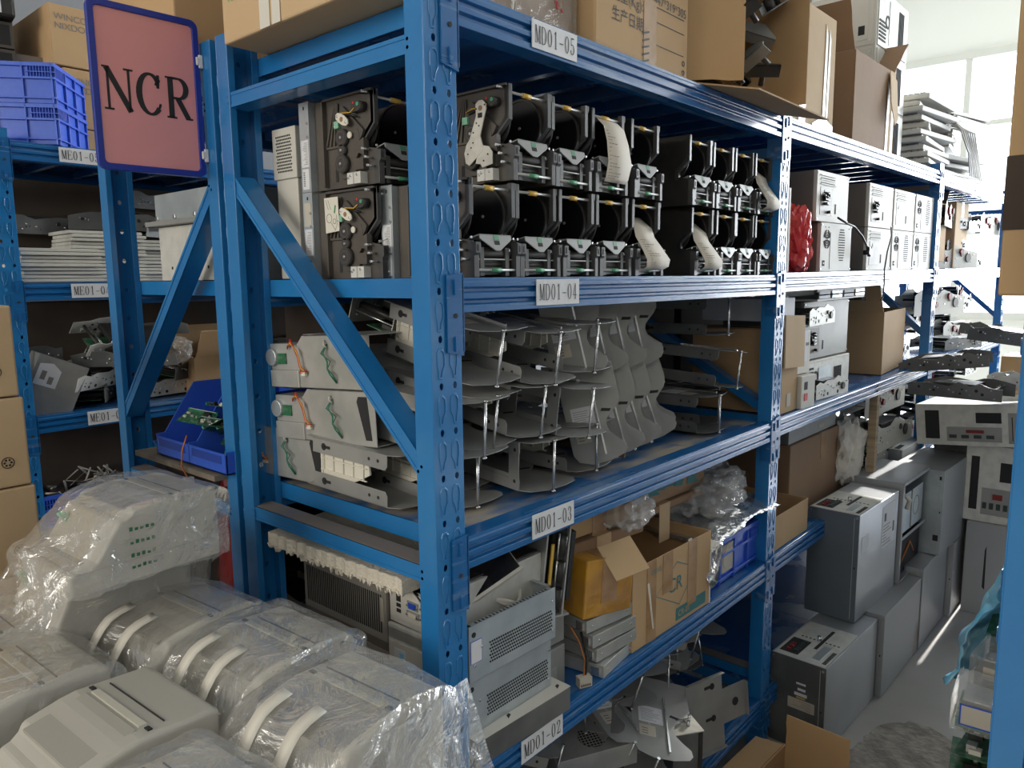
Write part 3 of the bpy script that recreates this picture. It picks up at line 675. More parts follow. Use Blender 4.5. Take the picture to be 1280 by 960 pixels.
# second row of the same printers behind, dark
for k, x in enumerate((.30, .56, .82, 1.08)):
    for j, z in enumerate((zl, zu)):
        p_plain.put(T(x, .24, z), 'black printer deep in the shadow behind the front row')

# ------------------------------------------------------------ sheet metal chutes
def curve(pts, n=5):
    out = []
    m = len(pts)
    for i in range(m-1):
        p0, p1, p2, p3 = pts[max(i-1, 0)], pts[i], pts[i+1], pts[min(i+2, m-1)]
        for k in range(n):
            t = k/n; t2, t3 = t*t, t*t*t
            out.append(tuple(.5*((2*p1[j])+(-p0[j]+p2[j])*t+(2*p0[j]-5*p1[j]+4*p2[j]-p3[j])*t2+(-p0[j]+3*p1[j]-3*p2[j]+p3[j])*t3) for j in (0, 1)))
    out.append(pts[-1]); return out
SC_OUT = [(0, .27), (0, .03), (.012, .008), (.05, -.004), (.10, .0), (.140, .012), (.150, .026), (.148, .044), (.128, .062), (.112, .080), (.108, .098), (.114, .118), (.146, .146), (.156, .160), (.158, .175), (.158, .27)]
HC = .100
def chute(guide=True, lab=False, m='steel_dull', box=False):
    t = thing('metal_chute', 'grey folded sheet metal chute', 'metal chute')
    for z, nm in ((0, 'bottom_plate'), (HC-.0015, 'top_plate')):
        mb = MB(m); mb.prism(SC_OUT, z, z+.0015); mb.mat('steel'); mb.cyl((.045, .10, z-.001), .004, .0035, 'z', 10)
        mb.mat('hole_dark'); mb.prism([(.10, .14), (.125, .135), (.13, .142), (.105, .148)], z-.0003, z+.0018)
        mb.build(nm, t)
    for z0, z1, s in ((0, .030, 1), (HC-.030, HC, -1)):
        mb = MB(m); a, b = (z0, z1)
        mb.prism([(.035, a if s < 0 else a), (.25, a), (.25, b), (.035, b)] if 0 else [(.030, z0+(.008 if s < 0 else 0)), (.036, z0+(.0 if s < 0 else 0)), (.25, z0), (.25, z1), (.036, z1), (.030, z1-(.008 if s > 0 else 0))], 0, .0015, 'x')
        mb.mat('hole_dark'); zc = (z0+z1)/2
        for yy in (.055, .080): mb.cyl((-.0004, yy, zc), .0035, .001, 'x', 10)
        mb.cyl((-.0006, .215, zc), .0075, .001, 'x', 12); mb.box(-.0006, .0004, .195, .215, zc-.003, zc+.003)
        mb.build('side_flange', t, bevel=.0004)
    mb = MB('steel_bright'); mb.cyl((.060, -.006, -.002), .0028, HC+.004, 'z', 8); mb.cyl((.060, -.006, -.004), .0045, .003, 'z', 8); mb.cyl((.060, -.006, HC), .0045, .003, 'z', 8); mb.build('rod', t, label='thin bright steel rod')
    if guide:
        mb = MB('white_plastic' if m != 'steel_dark' else 'steel_dull'); mb.prism([(.23, .02), (.23, HC-.014), (.09, HC-.014), (.085, .050), (.12, .032), (.15, .02)], .006, .010, 'x')
        for k in range(5): mb.box(.003, .006, .10+k*.030, .102+k*.030, .036, HC-.014)
        for k in range(3): mb.box(.003, .006, .092, .23, .036+k*.024, .038+k*.024)
        mb.box(.004, .05, .225, .23, .02, HC-.014); mb.build('plastic_guide', t, label='pale ribbed plastic guide')
    if lab:
        mb = MB('label_white'); mb.box(.018, .082, .105, .160, HC, HC+.0005); mb.mat('label_dirty'); mb.box(.018, .060, .060, .095, HC, HC+.0005); mb.mat('ink_grey')
        for k in range(7): mb.box(.024, .024+rnd.uniform(.03, .05), .112+k*.006, .1132+k*.006, HC+.0005, HC+.0007)
        for k in range(3): mb.box(.024, .04, .066+k*.008, .069+k*.008, HC+.0005, HC+.0007)
        mb.build('paper_label', t, label='paper label with fine print')
        mb = MB('steel_bright'); mb.box(.088, .093, .02, .20, HC, HC+.005); mb.build('edge_highlight', t)  # bright bar standing in for the highlight along the plate edge
    if box:
        mb = MB('steel_dull'); o = [(.03, 0), (.25, 0), (.25, HC), (.03, HC)]
        mb.box(-.002, 0, .03, .06, 0, HC); mb.box(-.002, 0, .06, .24, 0, .022); mb.box(-.002, 0, .06, .24, HC-.022, HC); mb.box(-.002, 0, .15, .24, .02, HC-.02)
        mb.mat('hole_dark')
        for zz in (.018, HC-.018): mb.cyl((-.0025, .042, zz), .004, .001, 'x', 10)
        mb.build('side_panel', t, bevel=.0006)
    return t
CG = 'grey sheet metal chutes heaped on the middle shelf'
c_a, c_b, c_c = Proto(chute(True), CG), Proto(chute(True, True), CG), Proto(chute(False, False, box=True), CG)
c_d = Proto(chute(False, True, 'steel_dark'), CG)
def V(x, y, z, rz=0, rx=0, ry=0): return T(x, y, z) @ RZ(rz) @ RX(rx) @ RY(ry)
z3 = L3+.001
lst = [
 (c_a, V(.062, .165, z3+.012, 2, 2), 'pale chute with beige plastic grid, bottom of the heap, seen through the end frame'),
 (c_a, V(.215, .170, z3+.010, 4, 2), 'chute lying right behind the front upright at the bottom of the heap'),
 (c_c, V(.100, .05, z3+.115, -3, 3), 'chute behind the front upright, in the second layer of the heap'),
 (c_a, V(.130, .10, z3+.008, -6, 1), 'chute at the bottom of the heap right beside the front upright'),
 (c_c, V(.300, .055, z3+.010, -8, 2), 'boxy chute with a window cut in its side panel, lying at the shelf front'),
 (c_a, V(.480, .070, z3+.012, -2, 0), 'chute on the shelf right of the window-cut boxy one, pale flange showing'),
 (c_a, V(.150, .075, z3+.118, -4, 8), 'chute in the second layer beside the front upright, tilted forward'),
 (c_a, V(.265, .055, z3+.125, -4, 8), 'chute in the second layer above the boxy one with the cut window'),
 (c_c, V(.390, .030, z3+.110, -5, 4, 4), 'boxy chute with square window in its side, standing in the second layer'),
 (c_b, V(.140, .055, z3+.240, -4, 11), 'chute with paper label in the top layer beside the front upright'),
 (c_b, V(.285, .035, z3+.228, -5, 8), 'chute with paper label on top, second from the front upright'),
 (c_b, V(.430, .045, z3+.236, -5, 6), 'chute with paper label on top, third from the front upright'),
 (c_b, V(.200, .30, z3+.125, 3, -8), 'labelled chute seen through the end frame, lying flat in the middle of the heap'),
 (c_a, V(.230, .30, z3+.010, 3, 0), 'chute at the bottom of the heap far behind the end frame'),
 (c_a, V(.380, .30, z3+.010, 3, 0), 'chute in the back row of the heap, on the shelf'),
 (c_c, V(.380, .30, z3+.125, 3, 0), 'chute in the back row of the heap, second layer'),
 (c_a, V(.400, .28, z3+.25, 3, 3), 'chute in the back row of the heap, top layer'),
 (c_c, V(.56, .32, z3+.010, 3, 0), 'chute in the back row, behind the upright plates'),
]
for pr, M, lb in lst: pr.put(M, lb)
# plates standing on end, broad faces towards the aisle
STAND = Matrix(((.50, 0, -.866, 0), (-.866, 0, -.50, 0), (0, 1, 0, 0), (0, 0, 0, 1)))
c_e = Proto(chute(False, True, 'steel_dull'), CG)
for k in range(4):
    for row, (x0, y0, zz, nm) in enumerate(((.600, .150, .012, 'lower'), (.545, .165, .205, 'upper'))):
        c_e.put(T(x0+k*.088, y0+k*.006, z3+zz) @ STAND @ RZ(13+2*k*(1-row)) @ Matrix.Scale(.80, 4), ['first', 'second', 'third', 'last'][k]+' of four chutes standing on end in the '+nm+' row, counted from the left')
c_d.put(V(1.10, .06, z3+.27, -1, 0), 'dark chute lying flat right under the shelf, beside the far upright')
c_d.put(V(1.10, .03, z3+.13, -1, 3, 6), 'dark chute resting half way up beside the far upright, rod with yellow sleeve')
c_d.put(V(1.04, .05, z3+.008, -1, 0, 0), 'dark chute lying on the shelf beside the far upright')
c_d.put(V(1.16, .10, z3+.008, 10, 0, 0), 'dark chute lying on the shelf against the far upright')
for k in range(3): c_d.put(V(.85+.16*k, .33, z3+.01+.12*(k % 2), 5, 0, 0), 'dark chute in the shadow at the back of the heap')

# chassis with wiring seen through the end frame
def wired_chassis():
    t = thing('wired_chassis', 'grey steel chassis', 'chassis')
    mb = MB('steel'); mb.prism([(0, 0), (.0, .105), (.20, .105), (.215, .09), (.215, 0)], 0, .002, 'x'); mb.box(0, .12, 0, .215, 0, .002); mb.box(0, .16, 0, .19, .103, .105); mb.box(.12, .122, 0, .215, 0, .08)
    mb.mat('hole_dark'); mb.prism([(.012, .012), (.030, .012), (.050, .085), (.045, .095), (.020, .095)], -.0005, .0005, 'x'); mb.build('chassis_body', t, bevel=.0006)
    mb = MB('steel'); mb.box(-.004, .05, .215, .31, .0, .035); mb.box(.0, .06, .215, .31, .035, .09); mb.mat('galvanized'); mb.cyl((-.008, .30, .062), .018, .03, 'x', 14); mb.build('motor_block', t, bevel=.0015)
    mb = MB('cable_orange')
    for k in range(4):
        mb.mat(['cable_orange', 'cable_yellow', 'cable_black', 'red'][k]); mb.tube([(-.004, .245, .085-k*.002), (-.010, .225, .09+k*.003), (-.010, .205, .075-k*.004), (-.008, .20, .045-k*.005), (-.006, .185, .03+k*.002)], .0014, 5)
    mb.mat('cable_green')
    for k in range(2): mb.tube([(-.002, .120, .088), (-.009, .125+k*.006, .07), (-.010, .112-k*.01, .055), (-.008, .116, .04), (-.009, .10+k*.008, .03), (-.002, .098, .012)], .0015, 5)
    mb.mat('cable_white'); mb.tube([(-.002, .126, .095), (-.008, .122, .088), (-.003, .12, .08)], .002, 5); mb.mat('white_plastic'); mb.box(-.008, -.002, .188, .20, .025, .033)
    mb.build('wiring', t, label='yellow, red and green wires'); 
    mb = MB('pcb_green'); mb.box(-.003, -.001, .255, .29, .048, .07); mb.mat('label_white'); mb.box(.04, .08, .215, .25, .1055, .106); mb.build('circuit_board', t)
    return t
wc = Proto(wired_chassis(), 'wired steel chassis stacked behind the end frame')
wc.put(V(.075, .235, z3+.118, 3, -3), 'lower of two grey steel chassis with looping coloured wires, seen through the end frame')
wc.put(V(.075, .245, z3+.225, 3, -3), 'upper of two grey steel chassis with looping coloured wires, seen through the end frame')
wc.put(V(.075, .470-.07, z3+.014, 5, 0), 'wired chassis lowest in the stack at the rear of the end frame')
def mech_block(name='printer_mechanism', m='steel', seed=1, L=.2, Wd=.12, H=.08, dark=.5):
    """open mechanism: two side plates, rods, rollers, boards"""
    r = random.Random(seed); t = thing(name, 'metal mechanism', 'mechanism')
    for y in (0, Wd-.002):
        n = 9; pts = [(0, 0), (L, 0), (L, H*.6)]+[(L*(1-(i+1)/n), H*(.65+.35*r.random())) for i in range(n-1)]+[(0, H*.7)]
        mb = MB(m); mb.prism(pts, y, y+.002, 'y'); mb.mat('hole_dark')
        for k in range(6): mb.cyl((L*r.uniform(.1, .9), y-.0006, H*r.uniform(.15, .55)), r.uniform(.002, .007), .0032, 'y', 10)
        mb.mat('steel_bright')
        for k in range(4): mb.cyl((L*r.uniform(.05, .95), y-.003, H*r.uniform(.1, .6)), .003, .008, 'y', 8)
        mb.build('side_plate', t)
    mb = MB('black_plastic')
    for k in range(4): mb.cyl((L*(.15+.22*k), .004, H*r.uniform(.25, .55)), r.uniform(.004, .011), Wd-.008, 'y', 12)
    mb.build('roller', t)
    mb = MB('steel_bright')
    for k in range(5): mb.cyl((L*r.uniform(.05, .95), -.004, H*r.uniform(.2, .7)), .0022, Wd+.008, 'y', 6)
    mb.build('axle', t)
    mb = MB('pcb_green'); mb.box(L*.1, L*.6, Wd*.1, Wd*.7, .004, .006); mb.mat('black_plastic'); mb.box(L*.2, L*.3, Wd*.2, Wd*.5, .006, .014); mb.mat('white_plastic'); mb.box(L*.45, L*.55, Wd*.2, Wd*.4, .006, .016)
    mb.build('circuit_board', t)
    mb = MB('black_plastic'); mb.box(L*.3, L*.75, Wd*.15, Wd*.85, H*.55, H*.8); mb.mat('gear_black'); mb.cyl((L*.8, -.006, H*.4), H*.18, .005, 'y', 18); mb.cyl((L*.68, -.005, H*.55), H*.1, .004, 'y', 14); mb.build('gear_housing', t, bevel=.001)
    return t
mk = Proto(mech_block(seed=4), 'mechanisms on top of the chute heap'); 
mk.put(V(.20, .34, z3+.305, 10, 18), 'dark steel mechanism right under the shelf, seen through the end frame at left')
mk.put(V(.22, .17, z3+.305, 20, 8), 'steel mechanism with rounded cover right under the shelf, behind the diagonal brace')
# ------------------------------------------------------------ cartons
def ruff(o, s=.003, sc=6.0, seed=0):
    """gentle dents so board and film do not look machined"""
    from mathutils import noise
    for v in o.data.vertices:
        n = noise.noise_vector(Vector(v.co)*sc+Vector((seed*3.1, seed, 0))); v.co += n*s
    return o
def carton(w, d, h, m='cardboard', tape='tape_brown', seam='y'):
    t = thing('cardboard_box', 'cardboard box', 'box')
    mb = MB(m); mb.box(0, w, 0, d, 0, h); o = mb.build('carton_body', t, bevel=.004, seg=2)
    mb = MB(tape)
    if seam == 'x': mb.box(-.0008, w+.0008, d/2-.025, d/2+.025, h+.0002, h+.001); mb.box(-.0012, -.0002, d/2-.025, d/2+.025, h-.10, h+.001); mb.box(w+.0002, w+.0012, d/2-.025, d/2+.025, h-.10, h+.001)
    else: mb.box(w/2-.025, w/2+.025, -.0008, d+.0008, h+.0002, h+.001); mb.box(w/2-.025, w/2+.025, -.0012, -.0002, h-.10, h+.001)
    mb.build('packing_tape', t); return t
def open_carton(w, d, h, m='cardboard', flaps=(60, 60, 60, 60), fl=None, inner='cardboard_brown', cat_=None):
    """flap angles in degrees from vertical outwards: front, right, back, left"""
    t = thing('open_cardboard_box', 'open cardboard box', 'box'); th = .0035
    mb = MB(m); mb.box(0, w, 0, th, 0, h); mb.box(0, w, d-th, d, 0, h); mb.box(0, th, th, d-th, 0, h); mb.box(w-th, w, th, d-th, 0, h); mb.box(th, w-th, th, d-th, 0, th)
    mb.build('carton_body', t, bevel=.0008)
    fl = fl or (d*.5, w*.5, d*.5, w*.5)
    fl = tuple(min(x, .22) for x in fl)
    specs = [(T(w/2, 0, h), 0, w), (T(w, d/2, h), 90, d), (T(w/2, d, h), 180, w), (T(0, d/2, h), 270, d)]
    for i, (M, rz, ln) in enumerate(specs):
        if flaps[i] is None: continue
        L = fl[i]; mb = MB(m); mb.M = M @ RZ(rz) @ RX(flaps[i])
        k = 4; pts = [(-ln/2+.004, 0), (ln/2-.004, 0)]+[(ln/2-.006-.002*(j % 2), L*(j+1)/k) for j in range(k)]+[(-ln/2+.006+.002*(j % 2), L*(k-j)/k) for j in range(k)]
        mb.prism(pts, 0, th, 'y'); mb.build('carton_flap', t)
    return t
def place(o, M): o.matrix_world = M; return o
def box_text(t, s, size, M, m='ink', name='printed_text', sx=1.0): return text_obj(name, s, size, M, m, t, sx=sx)
# ---- on top of the first bay
z5 = L5+.002
b = carton(.62, .43, .36, 'cardboard_pale', seam='y'); b['label'] = 'large tan carton with green print lying on top of the rack at left'; b['category'] = 'box'
place(b, V(-.02, .10, z5, 0)); 
mb = MB('green_print'); 
for k in range(3): mb.box(-.0016, -.0006, .345+k*.022, .362+k*.022, .10, .17)
mb.build('green_logo_print', b); box_text(b, 'Technology', .022, face_nx(-.0012, .41, .070), 'green_print')
mb = MB('tape_white'); mb.box(-.0022, -.0012, .235, .26, 0, .30); mb.box(-.0018, -.0008, .268, .30, 0, .30); mb.mat('tape_brown'); mb.prism([(.30, .20), (.36, .20), (.33, .10)], -.002, -.001, 'x'); mb.build('strapping_tape', b)
b = carton(.26, .30, .20, 'cardboard_brown', 'tape_white'); b['label'] = 'film-wrapped carton bundle with red print right of the front upright, on the top shelf'; place(b, V(.175, .05, z5, 0))
mb = MB('clear_film'); mb.box(-.004, .264, -.006, .306, 0, .204); o = mb.build('stretch_film', b, label='clear stretch film'); 
mb = MB('red_print'); 
for k in range(26): x = rnd.uniform(.195, .215) if k % 2 else rnd.uniform(.0, .02); z = rnd.uniform(.01, .16); mb.box(x, x+.006, -.0075, -.0068, z, z+rnd.uniform(.003, .007))
mb.mat('tape_white'); mb.tube([(.06, -.008, .19), (.065, -.009, .10), (.058, -.008, .06), (.075, -.009, .03), (.07, -.008, .0)], .0018, 5); mb.tube([(.085, -.008, .02), (.08, -.009, .05), (.09, -.008, .07)], .001, 5); mb.build('film_print', b)
b = carton(.365, .33, .30, 'cardboard', 'tape_brown'); b['label'] = 'tan carton printed with Chinese lines for weight and production date'; place(b, V(.455, .012, z5, 0))
box_text(b, '毛重(Kg):', .030, face_ny(.055, -.001, .100)); box_text(b, '生产日期:', .030, face_ny(.055, -.001, .062)); box_text(b, '447*319*305', .026, face_ny(.215, -.001, .128), sx=1.0)
box_text(b, '司', .024, face_nx(-.001, .11, .03)); 
mb = MB('ink'); mb.box(.215, .345, -.001, -.0004, .122, .1235); mb.box(.205, .345, -.001, -.0004, .092, .0935); mb.box(.205, .345, -.001, -.0004, .046, .0475); mb.mat('tape_brown'); mb.box(.175, .225, -.0012, -.0004, .0, .13); mb.mat('ink')
for k in range(5): mb.prism([(.170, .060-k*.014), (.196, .068-k*.014), (.196, .064-k*.014), (.170, .056-k*.014)], -.0018, -.0012, 'y')
for k in range(2): mb.ring((.345, -.0012, .012+k*.02), .004, .006, .0006, 'y', 12)
mb.build('printed_lines', b)
# open carton full of black parts
b = open_carton(.47, .34, .28, 'cardboard', (14, -2, 5, -48), (.19, .12, .16, .15)); b['label'] = 'open carton lying on its side, spilling black plastic parts over the top beam'; place(b, V(.87, .33, z5+.012, 0, 90))
for k in range(34):
    r = random.Random(k); t = thing('plastic_bracket', 'black plastic bracket sticking out of the open carton on the top shelf', 'bracket', V(.96+r.uniform(0, .24), .02+r.uniform(-.02, .14), z5+.06+r.uniform(0, .22), r.uniform(0, 360), r.uniform(-60, 60), r.uniform(-60, 60)), 'black plastic brackets in the open carton')
    mb = MB('black_plastic' if k % 5 else 'steel_dull'); n = 6; L = r.uniform(.09, .17); pts = [(0, 0), (L, 0), (L, .012), (L*.8, .014+r.uniform(0, .04)), (L*.5, .02+r.uniform(0, .03)), (L*.2, .016), (0, .03)]
    mb.prism(pts, 0, .003, 'y'); mb.box(0, L, 0, .03, 0, .003); mb.build('bracket_plate', t)
    mb = MB('gear_black'); mb.cyl((L*.3, .003, .012), .012, .03, 'y', 12); mb.cyl((L*.75, .003, .008), .007, .05, 'y', 10); mb.build('roller', t)
# ---- second bay top (local frame of that bay)
def B2(x, y, z, rz=0, rx=0, ry=0): return M2 @ V(x, y, z, rz, rx, ry)
b = open_carton(.34, .32, .36, 'cardboard_pale', (None, None, 12, 35), (.16, .18, .14, .20)); b['label'] = 'upright taped carton with bulging side, second from the far end of the top shelf'; place(b, B2(.16, .035, z5, 0))
mb = MB('tape_white'); mb.prism([(.24, 0), (.262, 0), (.268, .30), (.25, .33)], -.0022, -.001, 'y'); mb.prism([(.27, 0), (.283, 0), (.296, .29), (.28, .32)], -.002, -.0012, 'y'); mb.prism([(.15, .0), (.33, -.002), (.335, .03), (.24, .05), (.16, .02)], -.003, -.0015, 'y'); mb.mat('tape_brown'); mb.prism([(.05, .0), (.10, 0), (.11, .34), (.06, .35)], -.0022, -.001, 'y'); mb.build('packing_tape', b)
b = open_carton(.46, .32, .31, 'cardboard_brown', (None, 50, 8, 20), (.10, .30, .16, .16)); b['label'] = 'dark open carton with one flap sticking out towards the window, top shelf'; place(b, B2(.68, .03, z5, 0))
mb = MB('tape_white'); mb.prism([(.36, 0), (.385, 0), (.395, .25), (.37, .27)], -.002, -.001, 'y'); mb.prism([(.42, 0), (.445, 0), (.452, .27), (.43, .29)], -.002, -.001, 'y'); mb.mat('cardboard_pale'); mb.box(.39, .46, -.0012, -.0004, .0, .31); mb.build('packing_tape', b)
mb = MB('cardboard_pale'); mb.M = T(.37, -.004, .30) @ RZ(0) @ RY(12) @ RX(172); mb.prism([(0, 0), (.09, 0), (.08, .16), (.03, .20), (-.005, .12)], 0, .003, 'y'); mb.build('carton_flap', b)
def server(w, d, h, m='pc_beige', units=2):
    t = thing('computer_cabinet', 'pale metal computer cabinet', 'computer')
    mb = MB(m); mb.box(0, w, 0, d, 0, h); mb.build('cabinet_body', t, bevel=.003)
    for u in range(units):
        z0 = h*u/units+.006; z1 = h*(u+1)/units-.006
        mb = MB(m); mb.box(-.003, 0, .01, d*.48, z0, z1); mb.box(-.003, 0, d*.52, d-.01, z0, z1); mb.box(-.0045, -.003, .03, d*.45, z0+.02, z1-.02); mb.mat('hole_dark'); mb.box(-.005, -.0032, d*.10, d*.16, z0+.04, z0+.075); mb.mat('steel_bright')
        for yy in (.02, d-.02): mb.cyl((-.006, yy, z0+.015), .003, .004, 'x', 8); mb.cyl((-.006, yy, z1-.015), .003, .004, 'x', 8)
        mb.build('side_cover', t, bevel=.001)
        mb = MB('steel_white'); mb.box(.015, w-.015, -.004, 0, z0, z1); mb.mat('galvanized'); mb.box(w*.35, w*.6, -.006, -.004, z0+.02, z1-.02); mb.mat('hole_dark')
        for k in range(5): mb.box(w*.66+k*.014, w*.66+k*.014+.007, -.0065, -.0042, z0+.03, z1-.03)
        for k in range(6): mb.box(.022, w*.25, -.0065, -.0042, z0+.02+k*.014, z0+.027+k*.014)
        mb.ring((w*.3, -.006, (z0+z1)/2), .018, .026, .002, 'y', 18); mb.build('connector_panel', t)
    return t
sv = server(.42, .42, .66, units=3); sv['label'] = 'tall stacked pale computer cabinet behind the cartons, near the window'; place(sv, B2(1.17, .12, z5, 0)); 
# stack of keyboards
def keyboard(c=0):
    t = thing('keyboard', 'keyboard', 'keyboard'); mb = MB('machine_grey' if c % 2 else 'pc_beige'); mb.box(0, .45, 0, .16, 0, .022); mb.build('case', t, bevel=.004)
    mb = MB('machine_panel'); 
    for i in range(24):
        for j in range(5): mb.box(.012+i*.0178, .027+i*.0178, .02+j*.025, .041+j*.025, .022, .029)
    mb.build('key_field', t); mb = MB('cable_white'); mb.tube([(.25, .16, .012), (.27, .20, .02), (.2, .22, .03), (.12, .18, .032), (.13, .1, .034)], .0024, 6); mb.build('cable', t); return t
kb = [Proto(keyboard(0), 'keyboards heaped on the far top shelf'), Proto(keyboard(1), 'keyboards heaped on the far top shelf')]
for k in range(22):
    r = random.Random(50+k); col = k % 2; j = k//2
    kb[k % 2].put(B2(1.66+col*.50+r.uniform(-.04, .04), .03+r.uniform(0, .05), z5+.001+j*.031, r.uniform(-12, 12)), 'old keyboard in the heap beside the window at the far end of the top shelf')
cb = MB('cable_white')
for k in range(7): cb.tube([(2.05+k*.02, .05, .30-k*.01), (2.10+k*.03, .0-k*.004, .22), (2.20+k*.035, -.02, .12), (2.32+k*.045, -.01, .02)], .004, 6)
tag(cb.build('cable_bundle'), 'bundle of pale keyboard cables hanging over the keyboard heap', 'cable', M=B2(0, 0, z5))

# ---- second bay, level 4: beige computers
def pc(face, side='pc_brown', w=.29, d=.34, h=.158):
    t = thing('computer_case', 'beige computer case', 'computer')
    mb = MB(side); mb.box(0, w, .012, d, 0, h); mb.build('case_cover', t, bevel=.002)
    mb = MB('pc_beige'); mb.box(0, w, 0, .012, 0, h); mb.mat('steel_bright')
    for x in (.006, w-.006):
        for z in (.008, h-.008): mb.cyl((x, -.002, z), .0035, .003, 'y', 8)
    mb.build('front_panel', t, bevel=.0015)
    if face == 'vent':
        mb = MB('hole_dark')
        for rr in (.008, .016, .024, .031):
            for q in range(4): 
                pts = arc(0, 0, rr, rr, q*90+12, q*90+78, 6); ptsi = arc(0, 0, rr-.0045, rr-.0045, q*90+78, q*90+12, 6)
                mb.prism([(.055+a, .105+b_) for a, b_ in pts+ptsi], -.0012, .0002, 'y')
        for k in range(13):
            hw = .03*math.sqrt(max(0.05, 1-((k-6)/7.5)**2)); mb.box(.195-hw, .195+hw, -.0012, .0002, .035+k*.0085, .0385+k*.0085)
        mb.box(.085, .0865, -.001, .0002, .008, h-.03); mb.box(.022, .040, -.0012, .0002, .018, .036); mb.mat('pc_beige'); mb.box(.026, .036, -.0016, -.001, .024, .030); mb.mat('hole_dark')
        for x in (.035, .065, .26): mb.box(x, x+.007, -.001, .0002, h-.016, h-.013)
        mb.build('vent_grille', t)
    else:
        mb = MB('pc_brown'); mb.box(.03, .135, -.001, .0002, .02, .108); mb.build('drive_bay', t)
        mb = MB('hole_dark'); 
        for k in range(2): mb.box(.03, .155, -.0012, .0002, .120+k*.014, .1225+k*.014)
        mb.box(.165, .173, -.0012, .0002, .028, .060); mb.box(.06, .064, -.0016, 0, .09, .10); mb.build('slot', t)
        mb = MB('white_plastic'); mb.box(.025, .16, -.004, 0, .1155, .118); mb.box(.025, .16, -.004, 0, .1295, .132); mb.box(.025, .16, -.004, 0, .1435, .146); mb.cyl((.055, -.003, .085), .004, .004, 'y', 10); mb.build('bay_trim', t)
        if face == 'plugs':
            mb = MB('cable_black')
            for k in range(9): r = random.Random(k*3); mb.cyl((.04+r.uniform(0, .06), -.012, .03+r.uniform(0, .07)), .005, .012, 'y', 8)
            for k in range(4): r = random.Random(k*5); mb.tube([(.04, -.008, .09-k*.012), (.06, -.014, .088-k*.012), (.085, -.010, .085-k*.01)], .0025, 5)
            mb.build('connector_plugs', t)
    return t
PGc = 'beige computer cases on the second bay'
pv, pb, pp = Proto(pc('vent'), PGc), Proto(pc('bay'), PGc), Proto(pc('plugs'), PGc)
z4 = L4+.001
pp.put(B2(.335, .015, z4+.160), 'brown-sided case in the upper row nearest the upright, drive bay full of black plugs')
pp.put(B2(.850, .015, z4+.160), 'case in the upper row, second from the upright, black plugs in its drive bay')
pb.put(B2(1.160, .015, z4+.160), 'case in the upper row, third from the upright, with an empty drive bay')
pv.put(B2(1.470, .015, z4+.160), 'case in the upper row with vent slots, farthest from the camera')
pv.put(B2(.385, .015, z4), 'case in the lower row with round fan grille, beside the red bag')
pb.put(B2(.850, .015, z4), 'case in the lower row with empty drive bay')
pv.put(B2(1.160, .015, z4), 'vented case in the lower row, third from the upright')
pv.put(B2(1.465, .015, z4), 'vented case in the lower row, farthest from the camera')
mb = MB('cable_black'); mb.tube([(.49, .0, .175), (.55, -.010, .158), (.62, -.012, .150), (.70, -.014, .12), (.76, -.014, .085), (.785, -.014, .075)], .0035, 6); mb.cyl((.775, -.02, .065), .009, .022, 'y', 8); mb.mat('cable_black'); mb.prism([(.765, .085), (.785, .08), (.80, .055), (.785, .05)], -.02, -.008, 'y')
tag(mb.build('power_cable'), 'black power cable with plug hanging down in front of the cases', 'cable', M=B2(0, 0, z4))
mb = MB('cable_black'); mb.tube([(1.08, .0, .165), (1.05, -.012, .13), (1.00, -.014, .07), (.975, -.014, .0), (.975, -.016, -.05), (.985, -.012, -.10), (1.0, .0, -.115)], .0028, 6)
tag(mb.build('power_cable'), 'thin black cable hanging over the beam in front of the second bay cases', 'cable', M=B2(0, 0, z4))
t = thing('monitor_panel', 'thin upright monitor panel with pale edge beside the upright', 'monitor', B2(.105, .03, z4, 0)); mb = MB('steel_dark'); mb.box(0, .035, 0, .26, 0, .235); mb.build('back_shell', t, bevel=.003); mb = MB('pc_beige'); mb.box(.035, .052, -.006, .27, 0, .25); mb.build('bezel', t, bevel=.002)
def crumple(name, m, sx, sy, sz, seed, amp=.25, sub=4, noise_s=3.0, thick=None):
    from mathutils import noise
    bm = bmesh.new(); bmesh.ops.create_icosphere(bm, subdivisions=sub, radius=1)
    for v in bm.verts:
        d = v.co.normalized(); n = noise.fractal(d*noise_s+Vector((seed, 0, seed)), .7, 2.2, 3); rdg = 1-abs(noise.noise(d*noise_s*1.7+Vector((0, seed, 0))))*1.2
        k = 1+amp*(n*.7+rdg*.5-.3); x, y, z = d.x, d.y, d.z
        p = 3.0; q = (abs(x)**p+abs(y)**p+abs(z)**p)**(-1/p); v.co = Vector((x*q*sx*k, y*q*sy*k, max(-1, z*q*k)*sz))
    zm = min(v.co.z for v in bm.verts)
    for v in bm.verts: v.co.z -= zm
    me = bpy.data.meshes.new(name); bm.to_mesh(me); bm.free(); me.materials.append(MATS[m])
    o = bpy.data.objects.new(name, me); COL.objects.link(o); return o
tag(crumple('plastic_bag', 'red_bag', .05, .05, .10, 3, .35), 'crumpled red plastic bag squeezed beside the lower row of cases', 'bag', M=B2(.27, .06, z4))

